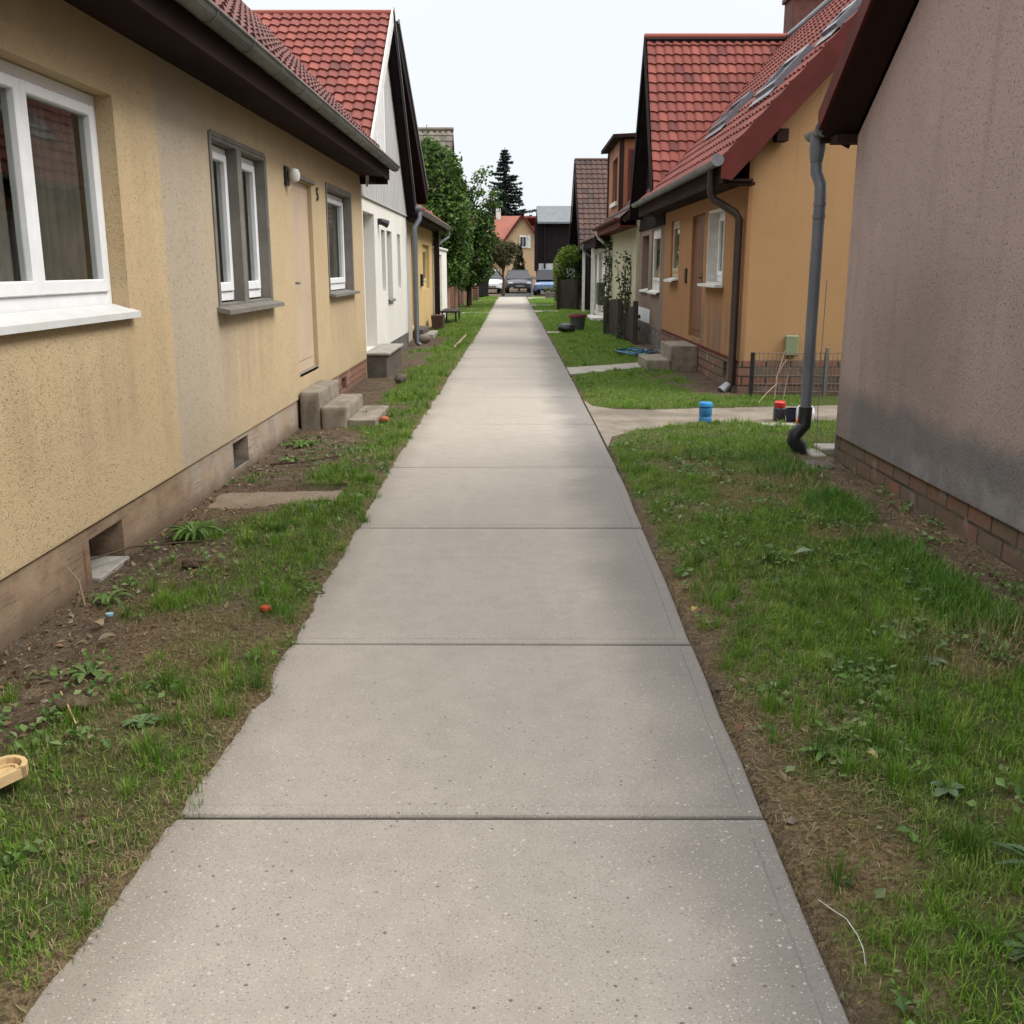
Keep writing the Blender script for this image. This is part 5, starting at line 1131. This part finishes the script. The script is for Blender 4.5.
def stick(label, pts, r, mat, name='stick'):
    m = MB(); m.tube(pts, r, 6); one(name, label, 'stick', m, mat, True)
gp = lambda x, y, d=.012: (x, y, GH(x, y)+d)
stick('thin dead branch leaning from the near cellar opening onto the soil', [(-2.30, 5.2, .075), (-2.16, 5.5, .07), (-1.95, 5.62, .06), gp(-1.8, 5.8)], [.005, .006, .005, .003], BARK)
stick('bare pale branch on the soil in front of the far cellar opening', [gp(-2.05, 8.3), gp(-1.8, 8.2, .03), gp(-1.55, 8.35, .03), gp(-1.38, 8.75)], [.008, .009, .008, .004], BARK)
stick('pale straw stalk lying across the left grass edge', [gp(-1.72, 3.55, .03), gp(-1.62, 3.38, .04), gp(-1.5, 3.2, .02)], .003, PINE)
stick('upright dry stem beside the near left plinth', [gp(-2.12, 4.72, 0), (-2.13, 4.70, .12), (-2.16, 4.66, .2)], [.006, .005, .003], POSTW)
stick('long pale timber lying in the left grass near the path', [gp(-1.24, 20.6, .02), gp(-1.19, 24.3, .02)], .026, POSTW, 'timber')
stick('thin white wire curling out of the soil at the lower right slab edge', [gp(.80, 2.36, .006), gp(.825, 2.30, .014), gp(.838, 2.25, .02), gp(.846, 2.19, .018), gp(.845, 2.14, .012), gp(.838, 2.1, .006)], .0010, OFFW, 'wire')
# fallen leaves that can be told apart
def leaf(label, x, y, s, a, col, mat=None):
    z = GH(x, y)+.035; m = MB(); ca, sa = math.cos(a), math.sin(a); rows = []
    for j in range(7):
        u = j/6; w = s*.32*math.sin(math.pi*(u*.92+.04))**.8
        rows.append([(x+(u-.5)*s*ca-q*w*sa, y+(u-.5)*s*sa+q*w*ca, z+abs(q)*w*.3+.01*math.sin(3*u)) for q in (-1, 0, 1)])
    m.grid(rows); m.build('fallen_leaf', LEAF, None, 'all', colors=np.array([col]*21), label=label, cat='leaf', group='fallen leaves on the grass strips')
leaf('pale green fallen leaf on the lawn halfway to the pink wall corner', 1.62, 5.45, .11, .2, (.17, .22, .12))
leaf('small yellow leaf on the right bare edge by the second joint', .86, 4.62, .05, 1., (.35, .26, .06))
leaf('yellow leaf in the right lawn, small and curled', 1.16, 3.02, .045, 2.2, (.33, .28, .12))
leaf('grey brown leaf on the left soil below the near window', -1.78, 4.15, .08, .7, (.22, .18, .12))
leaf('straw coloured leaf on the left soil near the plinth', -1.9, 4.35, .07, 2.5, (.28, .22, .13))

# by the driveway
BLUE = simple('blue_plastic', (.025, .16, .36), (.02, .125, .29), .4, 5, 60, .0008, .5)
REDL = simple('red_plastic', (.42, .02, .018), None, .4, bump=.0004, spec=.5); NAVY = simple('navy_plastic', (.018, .022, .05), None, .45, bump=.0004)
DGREY = simple('dark_grey_plastic', (.04, .036, .045), None, .5, bump=.0004); ORG = simple('orange_film', (.62, .14, .015), None, .4); WFILM = simple('white_lilac_film', (.58, .56, .64), None, .4)
t = thing('canister', 'blue plastic canister with ribbed sides standing at the driveway edge', 'canister', (2.0, 10.62, 0))
z0 = GH(2.0, 10.62); m = MB(); m.lathe((2.0, 10.62, z0-.01), [(.02, 0), (.066, .004), (.07, .02), (.068, .06), (.061, .075), (.067, .09), (.069, .15), (.066, .17), (.02, .172)], 20); m.build('body', BLUE, t, True)
m = MB(); m.lathe((2.0, 10.62, z0+.162), [(.02, 0), (.056, .001), (.073, .008), (.074, .04), (.066, .052), (.01, .056)], 20); m.build('lid', simple('blue_lid', (.03, .22, .46), None, .4), t, True)
t = thing('canister', 'dark canister with a bright red lid, leftmost of the group behind the grey downpipe', 'canister', (2.84, 10.86, 0))
m = MB(); m.box(2.785, 2.90, 10.8, 10.92, -.02, .15, .02); m.build('body', DGREY, t)
m = MB(); m.lathe((2.842, 10.86, .14), [(.02, 0), (.058, .0), (.062, .012), (.06, .055), (.045, .07), (.01, .075)], 18); m.build('lid', REDL, t, True)
t = thing('bucket', 'navy blue bucket between the red lidded canister and the white bag', 'bucket', (2.95, 10.72, 0))
m = MB(); m.lathe((2.95, 10.72, -.02), [(.02, 0), (.062, .004), (.08, .145), (.086, .15), (.086, .165), (.076, .165), (.058, .03), (.01, .025)], 20); m.build('body', NAVY, t, True)
m = MB(); m.tube([(2.95+.084*math.cos(a), 10.72+.03*math.sin(a), .145-.05*math.sin(a)) for a in np.linspace(0, math.pi, 9)], .004, 6); m.build('handle', ZINC, t, True)
t = thing('carrier_bag', 'crumpled white and orange carrier bag behind the foot of the grey downpipe', 'bag', (3.04, 10.6, 0))
b = lump('bag_body', 'x', 'x', 3.05, 10.62, (.10, .08, .12), WFILM, seed=13, z=-.01); b2 = lump('bag_base', 'x', 'x', 3.02, 10.55, (.085, .06, .055), ORG, seed=15, z=-.012)
for o in (b, b2):
    o.parent = t; o.location = o.location-t.location; del o['label']; del o['category']
m = MB(); m.box(2.58, 2.98, 10.45, 10.62, -.03, .012, .006); one('paving_slab', 'pale flat slab lying at the lawn edge in front of the canisters', 'slab', m, SLABM)
for i, (x0, x1, y0, y1, z1, lb) in enumerate(((2.56, 2.69, 8.62, 8.95, .03, 'flat grey stone slab beside the downpipe foot at the pink house corner'), (2.42, 2.66, 8.15, 8.5, .012, 'low dark stone slab in front of the pink house corner'), (2.69, 2.95, 8.78, 9.05, .06, 'small pale block behind the pink house corner'))):
    m = MB(); m.box(x0, x1, y0, y1, -.06, z1, .012); one('paving_slab', lb, 'slab', m, SLABM if i != 1 else STONED)
# wire fence
t = thing('wire_fence', 'low wire mesh garden fence in front of the orange gable wall', 'fence', (3.9, 12.95, 0)); gx0, gx1, fy = 3.02, 5.6, 12.96
m = MB(); m.box(2.985, 3.03, fy-.02, fy+.025, -.1, .56, .004); m.build('post', BLACKP, t)
m = MB(); m.box(3.93, 3.965, fy-.02, fy+.02, -.1, .62, .004); m.build('post', ZINC, t); m = MB(); m.box(5.5, 5.535, fy-.02, fy+.02, -.1, .6, .004); m.build('post', ZINC, t)
m = MB()
for k in range(int((gx1-gx0)/.055)): x = gx0+.02+k*.055; m.tube([(x, fy, .05), (x, fy, .56+.02*math.sin(k))], .0045, 4, False)
for z in (.06, .16, .26, .36, .46, .55): m.tube([(gx0, fy+.003, z), (gx1, fy+.003, z)], .005, 4, False)
m.build('wire_mesh', simple('rusty_wire', (.16, .13, .11), None, .7, bump=0), t)
m = MB(); m.tube([(3.22, 12.6, 0), (3.24, 12.6, .3), (3.32, 12.6, .62)], [.012, .01, .006], 6); m.tube([(3.24, 12.6, .3), (3.31, 12.58, .46), (3.35, 12.6, .5)], [.006, .005, .003], 5); m.tube([(3.24, 12.6, .2), (3.1, 12.5, .1), (2.95, 12.3, 0.0)], [.006, .005, .003], 5); m.tube([(3.32, 12.55, 0), (3.36, 12.55, .34)], [.007, .004], 5)
one('dead_sapling', 'bare brown sapling in front of the wire fence', 'sapling', m, POSTW, True)
# blue hose coil
m = MB()
pts = []
for k in range(150):
    a = k*.22; r = .22+.09*math.sin(k*.37)+.0007*k; pts.append((2.24+r*1.1*math.cos(a)+.05*math.sin(k*.11), 19.3+r*2.2*math.sin(a)+.2*math.sin(k*.083), .02+.012*(k % 29)/6+.035*abs(math.sin(k*.5))))
m.tube(pts, .012, 6); one('garden_hose', 'tangled coil of blue garden hose beside the steps of the orange house', 'hose', m, simple('teal_hose', (.02, .10, .17), None, .5, bump=0), True)
lump('flower_pot', 'small yellow toy bucket next to the blue hose', 'bucket', 2.62, 18.9, (.07, .07, .09), simple('yellow_plastic', (.5, .32, .03), None, .5), seed=2) if False else None
# tub and bag on the far right lawn
t = thing('tub', 'dark green-grey tapered tub with a red rim on the right lawn', 'tub', (1.62, 27, 0)); z0 = GH(1.62, 27)
m = MB(); m.lathe((1.62, 27, z0), [(.05, 0), (.17, .005), (.21, .33), (.2, .33), (.165, .05), (.02, .04)], 20); m.build('body', simple('green_grey_plastic', (.045, .06, .058), None, .6), t, True)
m = MB(); m.lathe((1.62, 27, z0+.33), [(.19, .0), (.235, .002), (.24, .07), (.225, .085), (.19, .085), (.185, .03)], 20); m.build('rim', simple('dull_red', (.15, .028, .028), None, .6), t, True)
lump('rubbish_bag', 'black rubbish bag lying beside the red rimmed tub', 'bag', 1.28, 25.9, (.24, .2, .13), BLACKP, seed=6)
# planter, bench
m = MB(); m.prism([(-2.12-.13, 27.55, .0), (-2.12+.13, 27.55, .0), (-2.12+.16, 27.55, .36), (-2.12-.16, 27.55, .36)], (0, .9, 0)); one('planter_box', 'dark red-brown planter box beside the steps of the ochre cottage', 'planter', m, simple('dark_red_planter', (.06, .028, .022), None, .7))
t = thing('bench', 'low black bench in front of the white outbuilding', 'bench', (-2.05, 31.6, 0)); m = MB(); m.box(-2.25, -1.75, 30.6, 32.6, .30, .36, .01); m.build('seat', WOODD, t)
for (x, y) in ((-2.22, 30.65), (-1.82, 30.65), (-2.22, 32.5), (-1.82, 32.5)):
    m = MB(); m.box(x, x+.05, y, y+.05, -.02, .30); m.build('leg', BLACKP, t)
# fences
def fence(name, label, pts, h, bw, gap, bm_, pm, post_every, cat='fence', top=None, ph=.12):
    a, b = Vector(pts[0]), Vector(pts[1]); L = (b-a).length; d = (b-a)/L; n = Vector((-d.y, d.x, 0)); t = thing(name, label, cat, tuple((a+b)/2))
    m = MB(); k = 0; u = 0
    while u < L-bw:
        hh = h+random.uniform(-.02, .02) if top is None else h+top*math.sin(u*2.1); p = a+d*u; q = a+d*(u+bw)
        m.prism([p+Vector((0, 0, .06)), q+Vector((0, 0, .06)), q+Vector((0, 0, hh)), (p+q)/2+Vector((0, 0, hh+.03)), p+Vector((0, 0, hh))], tuple(n*.02)); u += bw+gap
    m.build('boards', bm_, t)
    m = MB()
    for z in (.3, h-.25): m.prism([a+n*.021+Vector((0, 0, z)), b+n*.021+Vector((0, 0, z)), b+n*.021+Vector((0, 0, z+.08)), a+n*.021+Vector((0, 0, z+.08))], tuple(n*.03))
    m.build('rails', bm_, t); u = 0.
    while u <= L+.01:
        p = a+d*u-n*.06; m = MB(); m.box(p.x-.05, p.x+.05, p.y-.05, p.y+.05, -.05, h+ph, .008); m.build('post', pm, t); u += post_every
fence('board_fence', 'red-brown board fence with pale posts under the leafy trees', [(-2.5, 37.2, 0), (-2.42, 56, 0)], 1.5, .14, .02, REDWOOD, POSTW, 4.7)
fence('picket_fence', 'short weathered dark picket fence in front of the cream green cottage', [(2.25, 25.2, 0), (2.6, 21.9, 0)], .8, .09, .03, WOODD, WOODD, 1.65, top=.06)
fence('board_fence', 'dark brown fence panel standing before the rounded bush', [(1.65, 40.3, 0), (2.42, 40.3, 0)], 1.15, .1, .008, WOODD, BROWNW, .77)
def vine(label, x, y, h, n, w):
    t = thing('climbing_plant', label, 'plant', (x, y, 0)); m = MB(); P = []
    for k in range(4):
        p = [(x+random.uniform(-.05, .05), y+random.uniform(-.1, .1), 0)]
        for j in range(1, 6): p.append((p[-1][0]+random.uniform(-.07, .07), p[-1][1]+random.uniform(-.12, .12), h*j/5))
        m.tube(p, [.012]*5+[.004], 5); P += [np.array(q)+RNG.normal(0, 1, (n//24, 3))*np.array([.06, w, .12]) for q in p]
    m.build('stem', BARK, t); P = np.concatenate(P); P[:, 2] = P[:, 2].clip(.05, None); V, F, c = leaf_cards(P, .1, pal(len(P), [(.03, .055, .018), (.045, .075, .025), (.022, .04, .016)])); m = MB(); m.np(V, F); m.build('foliage', LEAF, t, colors=c)
vine('tall climbing plant against the cream green wall behind the picket fence', 2.72, 25.8, 1.75, 300, .13)
vine('dark climber covering the corner of the white porch wall', 2.72, 30.9, 2.2, 420, .13)
vine('small twiggy shrub growing over the picket fence', 2.5, 23.2, 1.2, 140, .12)
t = thing('ventilation_unit', 'dark green cabinet on the white porch wall beyond the cream cottage', 'cabinet', (2.7, 33.3, .4)); m = MB(); m.box(2.62, 2.81, 32.9, 33.7, .45, 1.15, .015); m.build('cabinet', simple('dark_green_metal', (.045, .05, .035), None, .6), t)
m = MB(); m.box(2.612, 2.619, 32.97, 33.63, .52, 1.08); m.build('front_panel', simple('olive_grey', (.07, .072, .05), None, .7), t)
# end of the path
t = thing('wheelie_bin', 'black wheelie bin at the far left end of the path', 'bin', (-1.82, 58, 0)); m = MB(); m.prism([(-2.06, 57.7, .06), (-1.58, 57.7, .06), (-1.5, 57.62, .98), (-2.14, 57.62, .98)], (0, .6, 0)); m.build('body', BLACKP, t)
m = MB(); m.box(-2.16, -1.48, 57.55, 58.3, .982, 1.08, .03); m.build('lid', DGREY, t); m = MB(); m.tube([(-2.1, 58.3, .12), (-1.54, 58.3, .12)], .12, 12); m.build('wheels', BLACKP, t)
m = MB(); m.box(-2.2, -1.9, 52.4, 52.75, -.05, .72, .01); m.box(-2.23, -1.87, 52.37, 52.78, .722, .78, .01); one('brick_pillar', 'short brick pillar at the end of the board fence', 'pillar', m, BRICK)
t = thing('street_lamp', 'thin grey lamp post at the far left of the path', 'lamp post', (-1.85, 59.3, 0)); m = MB(); m.tube([(-1.85, 59.3, -.1), (-1.85, 59.3, 2.5)], [.05, .035], 8); m.build('pole', ZINC, t); m = MB(); m.lathe((-1.85, 59.3, 2.5), [(.04, 0), (.13, .05), (.15, .2), (.05, .28), (.01, .3)], 12); m.build('lamp_head', OFFW, t, True)
t = thing('bollard', 'slim grey bollard at the right corner where the path meets the street', 'bollard', (.9, 59.1, 0)); m = MB(); m.tube([(.9, 59.1, -.1), (.9, 59.1, 1.0)], .045, 10); m.build('post', ZINC, t, True); m = MB(); m.lathe((.9, 59.1, 1.0), [(.05, 0), (.052, .04), (.01, .07)], 10); m.build('cap', DGREY, t, True)
t = thing('flower_planter', 'low brown planter with dry plants at the street end of the right lawn', 'planter', (2.0, 56.8, 0)); m = MB(); m.box(1.6, 2.5, 56.5, 57.2, -.02, .3, .03); m.build('trough', STONED, t); P = blob_points(bl((1.85, 56.85, .4, .25, .2, .15), (2.25, 56.85, .42, .25, .2, .17)), 300); V, F, c = leaf_cards(P, .1, pal(len(P), OL)); m = MB(); m.np(V, F); m.build('plants', LEAF, t, colors=c)

def car(label, x, y, rot, mat, w=1.72, L=4.1, H=1.45, van=False):
    t = thing('parked_car', label, 'car', (x, y, 0)); t.rotation_euler[2] = rot
    OFF[t.name] = Vector((0, 0, 0))
    # sections along the length (front at -y): half width, sill, belt
    body = MB(); rows = []
    for (v, hw, zb, zt) in ((-L/2, .62, .38, .62), (-L/2+.12, .8, .26, .72), (-L/2+.6, .86, .24, .80), (-L/2+1.2, .86, .24, .90), (0, .87, .24, .93), (L/2-.5, .86, .24, .95), (L/2-.08, .8, .28, .92), (L/2, .7, .4, .8)):
        hw *= w/1.74; rows.append([(-hw*.92, v, zb), (-hw, v, zb+.14), (-hw, v, (zb+zt)/2+.06), (-hw*.93, v, zt-.02), (-hw*.6, v, zt+.02), (0, v, zt+.03), (hw*.6, v, zt+.02), (hw*.93, v, zt-.02), (hw, v, (zb+zt)/2+.06), (hw, v, zb+.14), (hw*.92, v, zb)])
    body.grid(rows); body.face(rows[0]); body.face(rows[-1][::-1]); body.build('body', mat, t, True)
    f0, f1, r1, r0 = (-L/2+.5 if van else -L/2+1.05), (-L/2+1.0 if van else -L/2+1.85), L/2-.65, L/2-.15; z0, z1 = .92, H; a, b = w*.46, w*.38
    cab = MB(); q = lambda s, v, z, h: (s*h, v, z)
    cab.face([q(-1, f1, z1, b), q(1, f1, z1, b), q(1, r1, z1, b), q(-1, r1, z1, b)])
    for s in (-1, 1):
        for (u0, u1) in ((0, .05), (.5, .55), (.95, 1)):
            A = lambda u: (f0+(r0-f0)*u, f1+(r1-f1)*u); cab.face([q(s, A(u0)[0], z0, a), q(s, A(u1)[0], z0, a), q(s, A(u1)[1], z1, b), q(s, A(u0)[1], z1, b)])
    cab.box(-b*.98, b*.98, f1+.05, r1-.05, z1-.03, z1+.03, .025); cab.build('roof', mat, t)
    gl = bpy.data.materials['dark_pane']; m = MB(); e = .012
    m.face([q(-1, f0, z0, a-e), q(1, f0, z0, a-e), q(1, f1, z1-.01, b-e), q(-1, f1, z1-.01, b-e)]); m.face([q(-1, r0, z0, a-e), q(1, r0, z0, a-e), q(1, r1, z1-.01, b-e), q(-1, r1, z1-.01, b-e)])
    for s in (-1, 1): m.face([q(s, f0, z0, a-e), q(s, r0, z0, a-e), q(s, r1, z1-.01, b-e), q(s, f1, z1-.01, b-e)])
    m.build('windows', gl, t)
    for s in (-1, 1):
        for v in (-L/2+.75, L/2-.75):
            m = MB(); m.tube([(s*(w/2-.2), v, .31), (s*(w/2+.005), v, .31)], .31, 16); wh = m.build('wheel', BLACKP, t); m = MB(); m.tube([(s*(w/2), v, .31), (s*(w/2+.012), v, .31)], .18, 12); m.build('rim', ZINC, wh)
        m = MB(); m.box(s*w*.26, s*w*.43, -L/2-.0, -L/2+.13, .60, .72, .02); m.build('headlight', WFILM, t)
        m = MB(); m.box(s*w*.49, s*w*.57, f0+.3, f0+.42, .95, 1.08, .02); m.build('mirror', mat, t)
    m = MB(); m.box(-.26, .26, -L/2-.02, -L/2+.06, .42, .52); m.build('number_plate', GREYP, t); m = MB(); m.box(-.45, .45, -L/2-.012, -L/2+.05, .3, .4); m.build('grille', BLACKP, t)
car('white parked car beyond the black wheelie bin at the end of the path', -1.75, 67.0, .12, simple('white_car_paint', (.70, .72, .74), None, .3, bump=0, spec=.5))
car('blue parked car half hidden by the rounded bush across the street', 2.05, 63.0, -.1, simple('blue_car_paint', (.10, .17, .30), None, .3, bump=0, spec=.5), H=1.5, van=True)
car('dark grey parked car between the white car and the blue car', .15, 69.0, .05, simple('dark_car_paint', (.03, .032, .038), None, .35, bump=0, spec=.5))

# ------------------------------------------------------------------ camera, sky and sun
cam = bpy.data.cameras.new('camera'); co = bpy.data.objects.new('camera', cam); COL.objects.link(co); SC.camera = co
P, YAW = math.atan(244/1011.), math.atan(4/(1011./math.cos(math.atan(244/1011.))))
co.location = (0, 0, 1.6); co.rotation_euler = (R(90)-P, 0, YAW)
cam.sensor_width = 36; cam.lens = 36*1011/1024.; cam.clip_start = .05; cam.clip_end = 2000
cam.dof.use_dof = True; cam.dof.focus_distance = 5.; cam.dof.aperture_fstop = 16.

EL, AZ = R(50), R(105)          # sun behind the viewer, to the right
w = bpy.data.worlds.new('World'); SC.world = w; w.use_nodes = True; nt = w.node_tree; nt.nodes.clear()
out = nt.nodes.new('ShaderNodeOutputWorld'); mx = nt.nodes.new('ShaderNodeMixShader'); mx.inputs[0].default_value = .9
sky = nt.nodes.new('ShaderNodeTexSky'); sky.sky_type = 'NISHITA'; sky.sun_disc = False; sky.sun_elevation = EL; sky.sun_rotation = AZ
b1 = nt.nodes.new('ShaderNodeBackground'); b1.inputs[1].default_value = .12; nt.links.new(sky.outputs[0], b1.inputs[0])
b2 = nt.nodes.new('ShaderNodeBackground'); b2.inputs[1].default_value = 1.
tc = nt.nodes.new('ShaderNodeTexCoord'); sp = nt.nodes.new('ShaderNodeSeparateXYZ'); nt.links.new(tc.outputs['Generated'], sp.inputs[0])
nz = nt.nodes.new('ShaderNodeTexNoise'); nz.inputs['Scale'].default_value = 2.2; nz.inputs['Detail'].default_value = 5; nt.links.new(tc.outputs['Generated'], nz.inputs['Vector'])
ad = nt.nodes.new('ShaderNodeMath'); ad.operation = 'MULTIPLY_ADD'; ad.inputs[1].default_value = .34; nt.links.new(nz.outputs['Fac'], ad.inputs[0]); nt.links.new(sp.outputs[2], ad.inputs[2])
rp = nt.nodes.new('ShaderNodeValToRGB'); nt.links.new(ad.outputs[0], rp.inputs[0]); el = rp.color_ramp.elements
el[0].position = .10; el[0].color = (.49, .512, .54, 1); el[1].position = .95; el[1].color = (1.7, 1.7, 1.7, 1)
e = el.new(.42); e.color = (.56, .57, .58, 1)
nt.links.new(rp.outputs[0], b2.inputs[0]); nt.links.new(b1.outputs[0], mx.inputs[1]); nt.links.new(b2.outputs[0], mx.inputs[2]); nt.links.new(mx.outputs[0], out.inputs[0])
sl = bpy.data.lights.new('sun', 'SUN'); so = bpy.data.objects.new('sun', sl); COL.objects.link(so); sl.energy = 1.9; sl.angle = R(26); sl.color = (1, .96, .9)
d = Vector((math.sin(AZ)*math.cos(EL), math.cos(AZ)*math.cos(EL), math.sin(EL))); so.rotation_euler = d.to_track_quat('Z', 'Y').to_euler(); so.location = (0, 0, 30)
SC.view_settings.view_transform = 'Standard'; SC.view_settings.look = 'None'; SC.view_settings.exposure = .85; SC.view_settings.gamma = 1
SC.cycles.use_denoising = True; SC.cycles.max_bounces = 8; SC.cycles.transparent_max_bounces = 8
